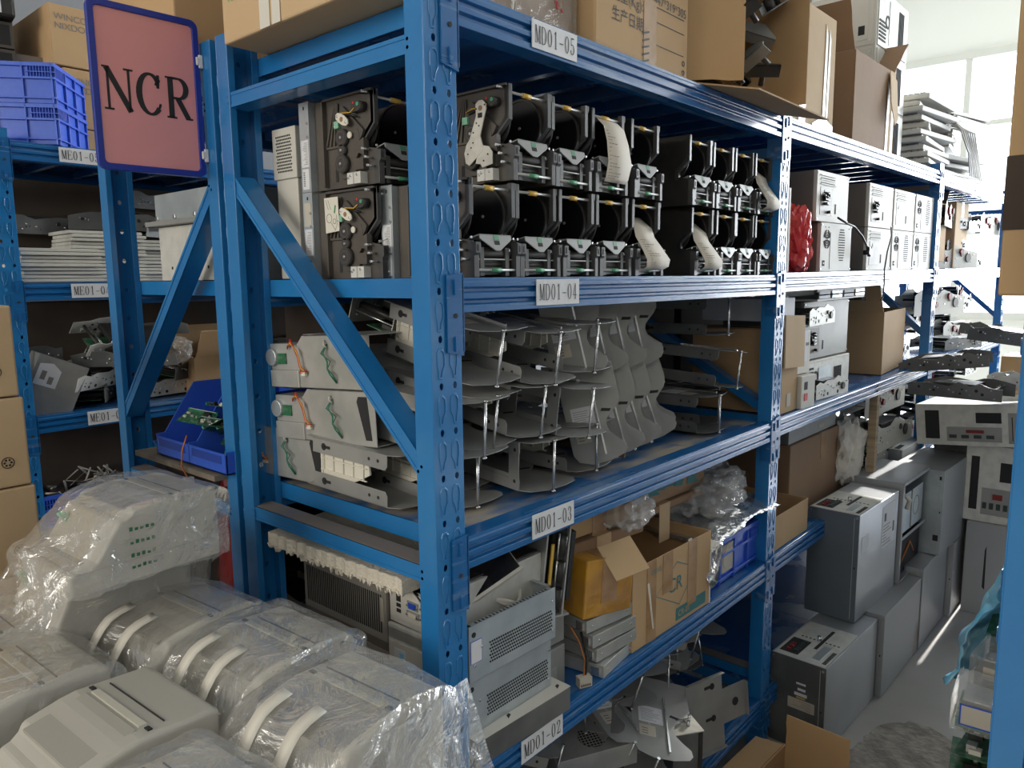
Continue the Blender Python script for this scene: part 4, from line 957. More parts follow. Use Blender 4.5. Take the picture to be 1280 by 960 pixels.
# ---- second bay, level 3
b = carton(.13, .30, .26, 'cardboard', 'tape_brown'); b['label'] = 'narrow tan carton standing beside the upright under the beige cases'; place(b, B2(.10, .012, L3+.001, 0))
mb = MB('cardboard_pale'); mb.M = T(.0, -.004, .245) @ RX(-2) @ RY(3); mb.box(.0, .15, -.006, 0, -.10, .06); mb.build('carton_flap', b); mb = MB('label_dirty'); mb.box(.045, .075, -.0015, -.0005, .02, .06); mb.build('label', b)
b = carton(.10, .14, .14, 'pc_beige', 'label_white'); b['label'] = 'small white box with a printed label next to the narrow carton'; place(b, B2(.24, .02, L3+.108, -2))
mb = MB('latch_grey'); mb.box(.012, .045, -.0015, -.0005, .03, .10); mb.mat('ink_grey'); mb.box(.06, .085, -.0015, -.0005, .09, .10); mb.build('printed_label', b)
t = thing('power_supply', 'small pale power supply with red switch at the shelf edge', 'power supply', B2(.235, .0, L3+.001, -3)); mb = MB('pc_beige'); mb.box(0, .10, 0, .14, 0, .105); mb.build('case', t, bevel=.002); mb = MB('hole_dark'); mb.box(.02, .042, -.001, .0002, .06, .085); mb.mat('red'); mb.box(.02, .042, -.002, .0002, .025, .048); mb.build('switch', t)
sb = server(.46, .30, .125, 'pc_beige', 1); sb['label'] = 'flat pale computer unit with slots at the bottom of the pile'; place(sb, B2(.38, .07, L3+.001, -2))
pd = pc('plugs', 'steel_dark', .40, .30, .20); pd['label'] = 'dark open computer case lying on the pale unit under the beige cases'; place(pd, B2(.44, .08, L3+.130, -2))
for ch in pd.children:
    if ch.name.startswith('front_panel'): ch.data.materials[0] = MATS['steel_dull']
mc = Proto(mech_block('printer_mechanism', 'steel_white', 11, .26, .12, .07), 'loose mechanisms')
mc.put(B2(.42, .02, L3+.003, -4), 'open pale mechanism with white bracket at the shelf edge, before the dark case')
mc.put(B2(.36, .03, L3+.255, 2), 'pale metal rail resting against the dark case')
b = open_carton(.42, .30, .26, 'cardboard', (None, None, None, 30), (.12, .12, .12, .24)); b['label'] = 'open carton with a leaning flap under the beige cases, right half'; place(b, B2(1.20, .04, L3+.002, 4))
t = thing('drive_tray', 'row of pastel coloured trays on top of the dark case', 'tray', B2(.42, .03, L3+.335, 0)); mb = MB('pc_beige'); mb.box(0, .48, 0, .2, 0, .006); mb.box(0, .48, 0, .004, .03, .05); mb.box(0, .48, .19, .2, 0, .05)
mb.build('tray_body', t)
for k in range(4):
    mb = MB(['label_white', 'blue_film', 'label_white', 'sign_pink'][k]); mb.box(.01+k*.12, .11+k*.12, -.003, .0, .008, .018); mb.box(.01+k*.12, .11+k*.12, -.003, .0, .022, .032); mb.build('tray_slot', t)
mdk = Proto(mech_block('printer_mechanism', 'steel_dark', 21, .34, .2, .07), 'dark mechanisms'); mdk.put(B2(1.10, .10, L3+.31, 3), 'dark mechanism squeezed under the shelf above the open carton')
pd2 = carton(.16, .24, .07, 'label_white', 'label_white'); pd2['label'] = 'white flat carton on top of the narrow carton'; place(pd2, B2(.10, .04, L3+.285, 0))
mc.put(B2(1.64, .10, L3+.003, 80), 'pale mechanism standing behind the open carton at the second bay end')
mdk.put(B2(1.44, .13, L3+.10, 10), 'dark mechanism behind the open carton')

# ---- second bay, level 2
b = carton(.62, .34, .27, 'cardboard_brown', 'tape_brown'); b['label'] = 'big brown carton with torn white wrapping at its corner, behind the grey case'; place(b, B2(.395, .09, L2+.001, 0))
w = crumple('wrapping', 'paper', .11, .07, .13, 9, .35); w.parent = b; w.matrix_basis = T(.57, .02, .02)
b = open_carton(.28, .22, .11, 'cardboard', (None, None, None, None)); b['label'] = 'low open tan carton at the shelf edge behind the front grey case'; place(b, B2(.085, .012, L2+.001, 0))
def slab(name, w, d, h, m, extra=True):
    t = thing(name, name, 'module'); mb = MB(m); mb.box(0, w, 0, d, 0, h); mb.build('case', t, bevel=.002)
    if extra:
        mb = MB('label_dirty'); mb.box(w*.6, w*.72, -.001, 0, h*.3, h*.6); mb.build('label', t)
    return t
sl = Proto(slab('metal_module', .46, .22, .05, 'steel_dull'), 'flat grey modules'); sl.put(B2(.40, .10, L2+.273, 0), 'flat grey metal module lying on the big brown carton'); sl.put(B2(.38, .16, L2+.326, 4), 'small dark module on top of the flat grey one')
mb = MB('wood'); mb.box(0, .03, 0, .03, 0, .42); tag(mb.build('wooden_board'), 'upright wooden board at the middle of the second bay', 'board', M=B2(1.03, .0, L2+.001, 0))
gm = Proto(mech_block('gear_mechanism', 'machine_light', 31, .50, .10, .14), 'large pale mechanisms leaning beside the wooden board')
gm.put(B2(1.08, .06, L2+.26, -2), 'large pale mechanism plate with red gears, beside the wooden board, upper'); gm.put(B2(1.08, .03, L2+.11, -3), 'large pale mechanism plate beside the wooden board, lower')
gm.put(B2(1.09, .05, L2+.003, 2), 'pale mechanism plate beside the wooden board at the shelf')
mb = MB('dark_red')
for x, z, r_ in ((.12, .08, .018), (.20, .05, .014), (.33, .09, .016), (.16, .065, .01)): mb.cyl((x, -.010, z), r_, .01, 'y', 16)

o = mb.build('red_gear', gm.root)
for k, (x, z, s) in enumerate(((1.60, L2+.002, 60), (1.60, L2+.10, 70), (1.60, L2+.2, 50))): mdk.put(B2(x, .06, z, s), 'dark mechanism at the second bay end, '+['bottom', 'middle', 'top'][k]+' of three')
# ---- third bay fill
fill = [mdk, mc, gm]
for li, z in enumerate((L4, L3, L2)):
    for k in range(7):
        r = random.Random(li*20+k); fill[(k+li) % 3].put(B2(1.88+.22*k+r.uniform(0, .05), .04+r.uniform(0, .15), z+.003+(.10 if k % 2 else 0), r.uniform(-20, 20)), 'metal mechanism piled in the sunlit third bay')
    for k in range(5):
        r = random.Random(li*30+k); fill[(k+li+1) % 3].put(B2(1.90+.30*k, .05+r.uniform(0, .1), z+.20+r.uniform(0, .02), r.uniform(-14, 14)), 'metal mechanism in the upper layer of the sunlit third bay')
b = open_carton(.34, .30, .30, 'cardboard', (None, 40, None, 10), (.1, .2, .1, .1)); b['label'] = 'open carton with hanging flap in the sunlit third bay'; place(b, B2(2.15, .12, L4+.04, 0))
b = carton(.30, .3, .36, 'cardboard_pale'); b['label'] = 'pale carton behind the open carton in the third bay'; place(b, B2(2.6, .10, L4+.002, 0))

# ---- first bay, level 2
z2 = L2+.001
t = thing('foam_sheet', 'thick white foam sheet with ragged edge lying on the vented cabinet', 'foam', V(.045, .135, z2+.300, 4, 1.5, 0)); 
mb = MB('foam'); r = random.Random(2); n = 40; pts = [(.004*r.random(), .40*i/n) for i in range(n+1)]; pts = [(-x-.004*(i % 3 == 0), y) for i, (x, y) in enumerate(pts)]+[(.26, .42), (.26, -.01)]
mb.prism(pts, 0, .030, 'z'); mb.build('foam_block', t, bevel=.002)
mb = MB('foam'); 
for k in range(46): y = r.uniform(.0, .40); l = r.uniform(.002, .008); mb.prism([(y-.003, .006), (y+.004, .006), (y+r.uniform(-.004, .004), -l)], -.006, -.001, 'x')
mb.build('ragged_edge', t)
t = thing('vented_cabinet', 'dark metal cabinet with rows of vent slots under the white foam', 'cabinet', V(.10, .25, z2, 0)); mb = MB('pc_brown'); mb.box(0, .34, 0, .29, 0, .285); mb.build('cabinet_body', t, bevel=.003)
mb = MB('machine_panel'); mb.box(-.0015, 0, .004, .286, .15, .26); mb.mat('hole_dark')
for k in range(38): mb.box(-.0022, -.001, .02+k*.0068, .0235+k*.0068, .165, .245)
mb.build('vent_panel', t); mb = MB('machine_panel'); mb.box(-.0015, 0, .004, .286, .02, .13); mb.mat('hole_dark')
for k in range(38): mb.box(-.0022, -.001, .02+k*.0068, .0235+k*.0068, .03, .115)
mb.build('vent_panel', t); mb = MB('label_dirty'); mb.box(-.003, -.002, .012, .022, .19, .24); mb.build('label', t)
# industrial computers with ports
def ipc(variant):
    t = thing('industrial_computer', 'industrial computer', 'computer'); w, d, h = .26, .165, .105
    mb = MB('steel_white'); mb.box(0, w, 0, d, 0, h-.006); mb.mat('black_plastic'); mb.box(.008, w, .008, d-.008, h-.006, h-.002); mb.mat('steel_white'); mb.box(0, .008, 0, d, h-.03, h); mb.build('case', t, bevel=.0015)
    mb = MB('pc_beige'); mb.box(-.002, 0, .006, d-.004, .012, .072); mb.mat('hole_dark')
    for k in range(12):
        for j in range(4): mb.cyl((.03+k*.008, .03+j*.008, h-.0025), .002, .001, 'z', 6)
    mb.build('port_plate', t)
    if variant == 0:
        L = [('port_blue', .095, .048, .014, .010), ('port_dark', .058, .050, .014, .010), ('white_plastic', .095, .030, .016, .008), ('port_dark', .058, .030, .014, .010)]
        for m_, y, z, a, b_ in L:
            mb = MB('steel'); mb.prism([(y-a, z-b_*.8), (y+a, z-b_*.8), (y+a*1.1, z+b_*.8), (y-a*1.1, z+b_*.8)], -.004, -.002, 'x'); mb.mat(m_); mb.prism([(y-a*.6, z-b_*.5), (y+a*.6, z-b_*.5), (y+a*.7, z+b_*.5), (y-a*.7, z+b_*.5)], -.0065, -.004, 'x')
            mb.mat('steel_bright'); mb.cyl((-.007, y-a*.9, z), .0022, .003, 'x', 6); mb.cyl((-.007, y+a*.9, z), .0022, .003, 'x', 6); mb.build('port', t)
        mb = MB('hole_dark'); mb.box(-.003, -.001, .130, .142, .046, .060)
        for k in range(2): mb.box(-.003, -.001, .130, .142, .024+k*.011, .031+k*.011)
        mb.box(-.003, -.001, .028, .038, .020, .028); mb.mat('red'); mb.box(-.003, -.001, .012, .022, .020, .028); mb.mat('hole_dark'); mb.box(-.003, -.001, .014, .020, .040, .047); mb.build('socket', t)
    else:
        for y, z in ((.035, .046), (.10, .030), (.055, .022)):
            mb = MB('steel_white'); mb.box(-.0035, -.002, y-.014, y+.014, z-.010, z+.010); mb.mat('steel_bright'); mb.cyl((-.009, y, z), .006, .006, 'x', 10); mb.mat('port_dark'); mb.cyl((-.010, y, z), .0035, .002, 'x', 8); mb.build('antenna_port', t)
        mb = MB('hole_dark'); mb.box(-.003, -.001, .03, .05, .02, .026); mb.box(-.003, -.001, .06, .075, .02, .026); mb.build('socket', t); mb = MB('label_white'); mb.box(-.003, -.002, .115, .145, .035, .06); mb.mat('blue_film'); mb.box(-.0035, -.003, .118, .13, .04, .055); mb.build('sticker', t)
    return t
i0 = ipc(0); i0['label'] = 'pale industrial computer with blue and grey ports, top of the stack behind the front upright'; place(i0, V(.085, .062, z2+.212, 0))
i1 = ipc(1); i1['label'] = 'pale industrial computer with antenna plugs, middle of the stack behind the front upright'; place(i1, V(.080, .060, z2+.106, 1))
i2 = dup(i1, V(.082, .062, z2, -1), 'pale industrial computer with antenna plugs, bottom of the stack behind the front upright')
# open metal chassis with perforated side
def perf_chassis(op=True):
    t = thing('perforated_chassis', 'metal chassis', 'chassis'); w, d, h = .235, .20, .105; mb = MB('galvanized')
    mb.box(0, w, 0, .0015, 0, h); mb.box(0, w, d-.0015, d, 0, h); mb.box(0, .0015, 0, d, 0, h); mb.box(w-.0015, w, 0, d, 0, h); mb.box(0, w, 0, d, 0, .0015)
    mb.box(0, w, 0, .010, h-.0015, h); mb.box(0, w, d-.010, d, h-.0015, h); mb.box(0, .008, 0, d, h-.0015, h); mb.box(w-.010, w, 0, d, h-.0015, h)
    if not op: mb.box(.0015, w-.0015, .0015, d-.0015, h-.003, h-.0015)
    mb.build('chassis_shell', t, bevel=.0006)
    mb = MB('hole_dark')
    for i in range(30):
        for j in range(7):
            x = .052+i*.0058+(j % 2)*.0029; z = .022+j*.0062
            if .05 < x < .225: mb.cyl((x, -.0008, z), .0021, .001, 'y', 6)
    mb.cyl((.012, -.0008, h-.018), .005, .001, 'y', 10)
    for k in range(22): mb.box(.02+k*.009, .024+k*.009, .0015, .008, h-.001, h+.0004)
    mb.build('perforation', t)
    mb = MB('steel_bright'); 
    for x, z in ((.03, .06), (.012, .03), (.225, .08), (.225, .02)): mb.cyl((x, -.003, z), .003, .004, 'y', 8)
    mb.build('screw', t)
    return t
pa = perf_chassis(False); pa['label'] = 'perforated metal chassis below the open one, right of the front upright'; place(pa, V(.085, .022, z2+.050, -1))
pc_ = perf_chassis(True); pc_['label'] = 'open metal chassis with perforated side and cables inside, right of the front upright'; place(pc_, V(.082, .012, z2+.158, -2))
mb = MB('label_white'); mb.box(.004, .03, -.0012, -.0004, .035, .075); mb.mat('port_blue'); mb.box(.003, .031, -.0009, -.0003, .034, .076); mb.build('label', pc_, label='white label with blue border')
mb = MB('cable_white'); 
for k in range(3): mb.tube([(.16+.045*math.cos(R(a)), .09+.05*math.sin(R(a)), .085+.004*k+.012*math.sin(R(a*2+k*40))) for a in range(0, 380, 20)], .004, 7)
mb.mat('cable_orange'); mb.tube([(.05, .05, .06), (.12, .06, .08), (.19, .05, .07)], .0015, 5); mb.mat('red'); mb.tube([(.06, .08, .06), (.12, .10, .08), (.20, .08, .07)], .0015, 5); mb.mat('cable_black'); mb.box(.02, .21, .04, .17, .002, .05); mb.build('cable_coil', pc_, label='white coiled cable inside')
t = thing('display_panel', 'dark display panel leaning in the open metal chassis', 'screen', V(.085, .10, z2+.235, -2, 38, -33)); mb = MB('lcd_black'); mb.box(0, .19, 0, .13, .004, .012); mb.build('screen', t, bevel=.001); mb = MB('pc_beige'); mb.box(-.003, .193, -.003, .133, 0, .004); mb.box(-.003, .193, -.006, -.0, 0, .012); mb.build('metal_frame', t)
t = thing('metal_tray', 'flat grey steel box with beige lid at the shelf edge, below the perforated chassis', 'box', V(.088, -.0, z2, -3)); mb = MB('steel_dark'); mb.box(0, .255, 0, .05, 0, .048); mb.build('tray_body', t, bevel=.001); mb = MB('pc_beige'); mb.box(-.001, .256, .0, .05, .048, .0495); mb.mat('hole_dark')
for x in (.09, .23): mb.prism([(x, .012), (x+.012, .018), (x+.012, .024), (x+.004, .022)], .0495, .0500)
mb.build('lid', t)
t = thing('metal_box', 'plain grey steel box under the perforated chassis', 'box', V(.088, .055, z2, 0)); mb = MB('steel_dull'); mb.box(0, .30, 0, .16, 0, .048); mb.build('case', t, bevel=.001); mb = MB('steel_bright'); mb.cyl((.28, -.002, .02), .003, .003, 'y', 8); mb.build('screw', t)
t = thing('power_supply', 'grey power supply behind the perforated chassis, right side', 'power supply', V(.335, .065, z2+.095, -3)); mb = MB('steel_dull'); mb.box(0, .085, 0, .14, 0, .075); mb.build('case', t, bevel=.0015); mb = MB('hole_dark')
for i in range(10):
    for j in range(6): mb.cyl((.01+i*.007, .02+j*.008, .0751), .002, .0006, 'z', 6)
mb.build('vent', t)
t = thing('metal_box', 'grey mechanism block on the shelf right of the perforated chassis', 'mechanism', V(.335, .06, z2, -4)); mb = MB('steel_dull'); mb.box(0, .08, 0, .14, 0, .09); mb.mat('steel'); mb.box(0, .10, .02, .12, 0, .03); mb.build('case', t, bevel=.002)
mb = MB('white_plastic'); mb.cyl((.01, -.004, .055), .006, .01, 'y', 10); mb.build('latch', t)
# optical drives
def drive():
    t = thing('optical_drive', 'silver optical drive', 'drive'); mb = MB('steel'); mb.box(0, .15, 0, .145, 0, .028); mb.mat('steel_dull'); mb.box(.01, .14, .012, .135, .028, .0295); mb.mat('steel'); mb.box(.02, .13, .03, .05, .0295, .031); mb.box(.02, .13, .09, .11, .0295, .031); mb.build('case', t, bevel=.0012)
    mb = MB('steel_bright'); mb.box(-.003, 0, .01, .03, .004, .022); mb.box(-.004, 0, .10, .12, .002, .016); mb.cyl((.02, -.002, .014), .0025, .003, 'y', 8); mb.cyl((.13, -.002, .014), .0025, .003, 'y', 8); mb.build('front_catch', t); return t
dr = Proto(drive(), 'optical drives stacked on the shelf edge')
for k, (dx, dy, a) in enumerate(((.0, -.012, 7), (-.004, .004, -3), (-.010, .010, -6), (-.016, .022, -8))): dr.put(V(.482+dx, .012+dy, z2+k*.0325, a), ['bottom', 'second from bottom', 'third from bottom', 'top'][k]+' silver optical drive of the stack at the shelf edge')
mb = MB('label_dirty'); mb.box(0, .03, 0, .018, 0, .022); mb.mat('hole_dark')
for k in range(5): mb.box(.003+k*.005, .006+k*.005, -.0005, .0, .003, .008)
t = thing('cable_connector', 'beige cable connector with red wire lying beside the optical drives', 'connector', V(.415, .015, z2, -25)); mb.build('plug', t, bevel=.001); mb = MB('cable_orange'); mb.tube([(.015, .01, .02), (.03, .03, .04), (.025, .05, .08), (.01, .06, .11)], .002, 6); mb.mat('cable_black'); mb.tube([(.02, .012, .02), (.035, .03, .05), (.03, .05, .10)], .003, 6); mb.build('wire', t)
# card reader mechanism hanging
t = thing('roller_mechanism', 'slim black roller mechanism with yellow strip, standing on the power supply', 'mechanism', V(.335, .06, z2+.172, -18, 4, 4)); 
mb = MB('steel'); mb.box(0, .004, 0, .11, 0, .19); mb.box(.055, .059, 0, .11, 0, .19); mb.box(0, .075, .0, .11, -.004, 0); mb.build('side_plate', t)
mb = MB('yellow_tab'); mb.box(.012, .018, -.004, 0, .05, .16); mb.build('strip', t, label='yellow strip')
for k in range(3):
    mb = MB('black_plastic'); mb.cyl((.038, -.002, .02+k*.058), .010, .042, 'z', 14); mb.mat('steel_bright'); mb.cyl((.026, -.006, .012+k*.058), .0022, .055, 'z', 6); mb.build('roller', t)
mb = MB('black_plastic'); mb.box(.02, .055, .008, .10, 0, .19); mb.box(.062, .072, .0, .10, .03, .18); mb.build('housing', t)
t = thing('enamel_panel', 'tall grey-white metal panel box behind the roller mechanism', 'box', V(.26, .16, z2+.16, -6)); mb = MB('galvanized'); mb.box(0, .16, 0, .16, 0, .17); mb.build('case', t, bevel=.003); mb = MB('machine_light'); mb.box(-.004, .165, -.01, .165, .17, .19); mb.build('lid', t, bevel=.006)
# amber taped box
b = carton(.145, .15, .13, 'tape_amber', 'tape_brown'); b['label'] = 'box wrapped in amber tape with a loose carton flap, sitting above the optical drives'; place(b, V(.455, .035, z2+.132, -12, 0, 5))
mb = MB('cardboard_pale'); mb.M = T(.05, -.006, .12) @ RX(-50) @ RZ(-20); mb.box(0, .085, -.003, 0, -.045, .04); mb.build('carton_flap', b)
b = open_carton(.37, .26, .20, 'cardboard', (None, None, -28, None), (.12, .12, .12, .12)); b['label'] = 'open tan carton with teal diamond logo reading CR at the shelf edge'; place(b, V(.615, .012, z2, -1.5))
mb = MB('teal_print'); stroke(mb, [(.10, .105), (.195, .165), (.29, .125), (.21, .050), (.10, .105)], .003, 0); mb.v = [(x, -.0009, y) for x, y, z in mb.v]; mb.box(.195, .345, -.0009, -.0004, .010, .042); mb.build('diamond_print', b)
box_text(b, 'CR', .052, face_ny(.155, -.0012, .092), 'teal_print', sx=1.0); box_text(b, 'CR-01', .022, face_ny(.205, -.0013, .018), 'cardboard'); box_text(b, 'GHHS', .018, face_ny(.075, -.0012, .165), 'teal_print')
mb = MB('tape_brown'); mb.box(.13, .175, -.0013, -.0005, .10, .20); mb.box(.25, .295, -.0011, -.0004, .03, .20); mb.box(.06, .10, -.0011, -.0004, 0, .2); mb.mat('tape_white'); mb.prism([(.06, .15), (.068, .15), (.09, .03), (.085, .03)], -.0022, -.001, 'y'); mb.box(.364, .3705, -.0015, -.0003, 0, .14); mb.build('packing_tape', b)
# brown box and bubble wrap
b = carton(.24, .20, .075, 'cardboard_brown', 'tape_brown'); b['label'] = 'low orange-brown carton with clear film hanging from it, upper part of the shelf'; place(b, V(.47, .10, z2+.285, -6))
for ch in b.children:
    if ch.name.startswith('carton_body'): ch.data.materials[0] = MATS['cardboard']
b2 = carton(.30, .24, .03, 'cardboard_brown', 'cardboard_pale'); b2['label'] = 'flat carton layer under the low orange-brown carton'; place(b2, V(.44, .09, z2+.250, -6))
tag(crumple('bubble_wrap', 'bubble_wrap', .06, .05, .045, 4, .4), 'clump of clear bubble wrap hanging over the open carton', 'bubble wrap', M=V(.66, .06, z2+.285))
tag(crumple('plastic_wrap', 'clear_film', .09, .05, .05, 6, .45), 'crumpled clear film on the low orange-brown carton', 'film', M=V(.60, .14, z2+.325))
b = open_carton(.40, .26, .085, 'cardboard_brown', (None, None, 20, -20), (.1, .1, .12, .14)); b['label'] = 'open tray carton with peeling blue print, stacked on the tan carton'; place(b, V(.70, .10, z2+.285, -2))
mb = MB('teal_print'); 
for k in range(24): r = random.Random(k+5); x = r.uniform(.02, .32); z = r.uniform(.02, .055); mb.prism([(x, z), (x+r.uniform(.03, .07), z-.004), (x+r.uniform(.03, .06), z+r.uniform(.01, .02)), (x+.005, z+.015)], -.0012-.00001*k, -.0004, 'y')
for i, n_ in enumerate(mb.names):
    pass
mb.build('peeling_print', b)
b3 = carton(.40, .26, .02, 'cardboard_brown', 'cardboard_pale'); b3['label'] = 'flattened carton between the tan carton and the tray carton'; place(b3, V(.68, .09, z2+.262, -2))
# crates
def crate(w, d, h, m='blue_crate', ribs=5):
    t = thing('plastic_crate', 'blue plastic crate', 'crate'); th = .004; mb = MB(m)
    mb.box(0, w, 0, th, 0, h); mb.box(0, w, d-th, d, 0, h); mb.box(0, th, 0, d, 0, h); mb.box(w-th, w, 0, d, 0, h); mb.box(0, w, 0, d, 0, th); mb.build('crate_shell', t, bevel=.002)
    mb = MB(m); q = .008
    for z0, z1 in ((h-.012, h), (h-.05, h-.043), (h*.12, h*.12+.005)):
        mb.box(-q, w+q, -q, 0, z0, z1); mb.box(-q, w+q, d, d+q, z0, z1); mb.box(-q, 0, 0, d, z0, z1); mb.box(w, w+q, 0, d, z0, z1)
    n = ribs
    for i in range(n+1):
        x = (w-.004)*i/n; mb.box(x, x+.004, -q, 0, 0, h); mb.box(x, x+.004, d, d+q, 0, h)
        y = (d-.004)*i/n; mb.box(-q, 0, y, y+.004, 0, h); mb.box(w, w+q, y, y+.004, 0, h)
    for c in range(9):                                           # fine lattice at the corners of the rim
        for x in (c*.0085, w-c*.0085-.002): mb.box(x, x+.002, -q, 0, h-.043, h-.012)
        for y in (c*.0085, d-c*.0085-.002): mb.box(-q, 0, y, y+.002, h-.043, h-.012); mb.box(w, w+q, y, y+.002, h-.043, h-.012)
    mb.box(-q, .075, -q, 0, h-.030, h-.027); mb.box(-q, 0, 0, .07, h-.030, h-.027); mb.box(w-.075, w+q, -q, 0, h-.030, h-.027)
    mb.build('rim', t, bevel=.0006); return t
c = crate(.37, .28, .13, ribs=4); c['label'] = 'blue plastic crate with torn sticker, covered by silver foil, beside the far upright'; place(c, V(1.005, .035, z2, 0))
mb = MB('label_dirty'); mb.prism([(.13, .04), (.15, .05), (.16, .075), (.175, .085), (.17, .10), (.15, .095), (.14, .11), (.125, .09), (.115, .07), (.12, .05)], -.0062, -.005, 'y'); mb.box(.11, .18, -.005, 0, .03, .11); mb.build('torn_sticker', c)
def sheet(name, m, fn, nu=30, nv=20, amp=.01, sc=12, seed=0, thick=.0006):
    from mathutils import noise
    vs = []; 
    for i in range(nu+1):
        for j in range(nv+1):
            p = Vector(fn(i/nu, j/nv)); p += noise.noise_vector(p*sc+Vector((seed, 0, 0)))*amp+noise.noise_vector(p*sc*3+Vector((0, seed, 0)))*amp*.35; vs.append(tuple(p))
    fs = [(i*(nv+1)+j, (i+1)*(nv+1)+j, (i+1)*(nv+1)+j+1, i*(nv+1)+j+1) for i in range(nu) for j in range(nv)]
    mb = MB(m); mb.add(vs, fs, True); o = mb.build(name)
    if thick: s_ = o.modifiers.new('s', 'SOLIDIFY'); s_.thickness = thick
    return o
def foilfn(u, v):
    x = .96+.46*u; y = .36-.375*v; z = z2+.165+.025*math.sin(u*3)-(.0 if v < .8 else (v-.8)*(.55 if u < .10 else .10)); return (x, y, z+.02*u)
tag(sheet('foil_sheet', 'foil', foilfn, 40, 30, .012, 14, 3), 'crumpled silver bubble foil draped over the blue crate', 'foil')
tag(crumple('plastic_bag', 'bubble_wrap', .15, .10, .055, 8, .45), 'clear plastic bag on the silver foil by the far upright', 'bag', M=V(1.17, .12, z2+.20, 10))
b = carton(.30, .20, .30, 'cardboard_brown', 'tape_brown'); b['label'] = 'brown carton in the shadow behind the clear bag and blue crate'; place(b, V(1.03, .33, z2, 0)); box_text(b, '北京', .05, face_ny(.05, -.001, .24), 'ink')
# ---- first bay, level 1: dark heap
z1 = L1+.001
cg1 = Proto(chute(False, True, 'steel_dull'), 'grey metal chutes heaped on the bottom shelf')
cg1.root.name = 'metal_chute'
for k, (x, y, z, a, bb, cc) in enumerate(((.62, .10, .10, -20, 20, 10), (.80, .14, .14, 15, -16, 8), (.98, .15, .18, -30, 12, -10), (1.12, .10, .16, 20, -10, 8), (.70, .30, .05, 0, 12, 0), (.90, .30, .06, 30, 0, 10), (1.10, .28, .05, -20, 10, 0), (.45, .12, .12, 40, 14, 0), (1.05, .12, .04, 70, 0, 0), (.80, .12, .02, 20, 0, 0), (1.18, .22, .24, 0, 15, 20), (.9, .25, .24, 0, 15, 20), (.72, .14, .22, -35, 14, 10), (.86, .10, .20, -10, -12, 14), (1.0, .06, .22, 35, 10, -14), (1.12, .16, .27, -50, 8, 10), (.60, .20, .20, -70, 10, 0), (.78, .22, .30, 10, 16, 6), (.66, .06, .08, -55, 12, 14))):
    cg1.put(V(x, y, z1+z, a, bb, cc), 'grey chute in the heap on the bottom shelf under the tan carton')
t = thing('fan_unit', 'metal unit with round fan grille, lowest at the near end of the bottom shelf', 'fan unit', V(.52, .16, z1+.10, -32, 10, -4) @ Matrix.Scale(.82, 4)); mb = MB('steel'); mb.box(0, .26, 0, .13, 0, .08); mb.build('case', t, bevel=.0015)
mb = MB('hole_dark'); mb.cyl((.14, .065, .0802), .045, .001, 'z', 28); mb.mat('steel'); 
for k in range(-4, 5): l = math.sqrt(.045**2-(k*.01)**2); mb.box(.14-l, .14+l, .065+k*.01-.0012, .065+k*.01+.0012, .0814, .0822); mb.box(.14+k*.01-.0012, .14+k*.01+.0012, .065-l, .065+l, .0820, .0828)
mb.build('fan_grille', t)
t = thing('bracket_plate', 'grey cross-shaped metal plate with holes standing at the edge of the bottom shelf', 'plate', V(.93, .02, z1+.005, -16, -6)); mb = MB('steel_dull'); mb.prism([(0, 0), (.14, 0), (.14, .06), (.23, .06), (.23, .16), (.14, .16), (.14, .21), (0, .21), (0, .15), (-.03, .15), (-.03, .05), (0, .05)], 0, .002, 'y'); mb.box(.23, .232, -.012, .002, .06, .16); mb.box(0, .14, -.012, .0, .209, .211); mb.box(0, .14, -.012, 0, 0, .002)
mb.mat('hole_dark'); mb.cyl((.19, -.001, .11), .012, .004, 'y', 18); mb.cyl((.10, -.001, .18), .009, .004, 'y', 14); mb.box(.07, .10, -.001, .003, .177, .185); mb.cyl((.10, -.001, .09), .009, .004, 'y', 14); mb.box(.07, .10, -.001, .003, .087, .095); mb.build('plate', t)
t = thing('latch_assembly', 'tall narrow steel latch assembly with screws beside the cross-shaped plate', 'bracket', V(.80, .0, z1+.0, -35)); mb = MB('steel_dark'); mb.box(0, .075, 0, .06, 0, .16); mb.build('body', t, bevel=.001); mb = MB('white_metal'); mb.box(-.006, .08, -.01, .065, .16, .163); mb.mat('steel_bright'); mb.cyl((.05, .02, .163), .005, .014, 'z', 8); mb.cyl((.06, .035, .163), .004, .02, 'z', 8); mb.box(.02, .06, .03, .034, .163, .175); mb.build('top_plate', t)
mb = MB('black_plastic'); mb.box(.070, .080, -.004, .0, 0, .16); mb.build('edge_guard', t)
for k, (x, y, a) in enumerate(((.66, .30, -10), (.86, .34, 25))): cg1.put(V(x, y, z1+.005, a, 60), 'grey chute standing on end behind the fan unit')
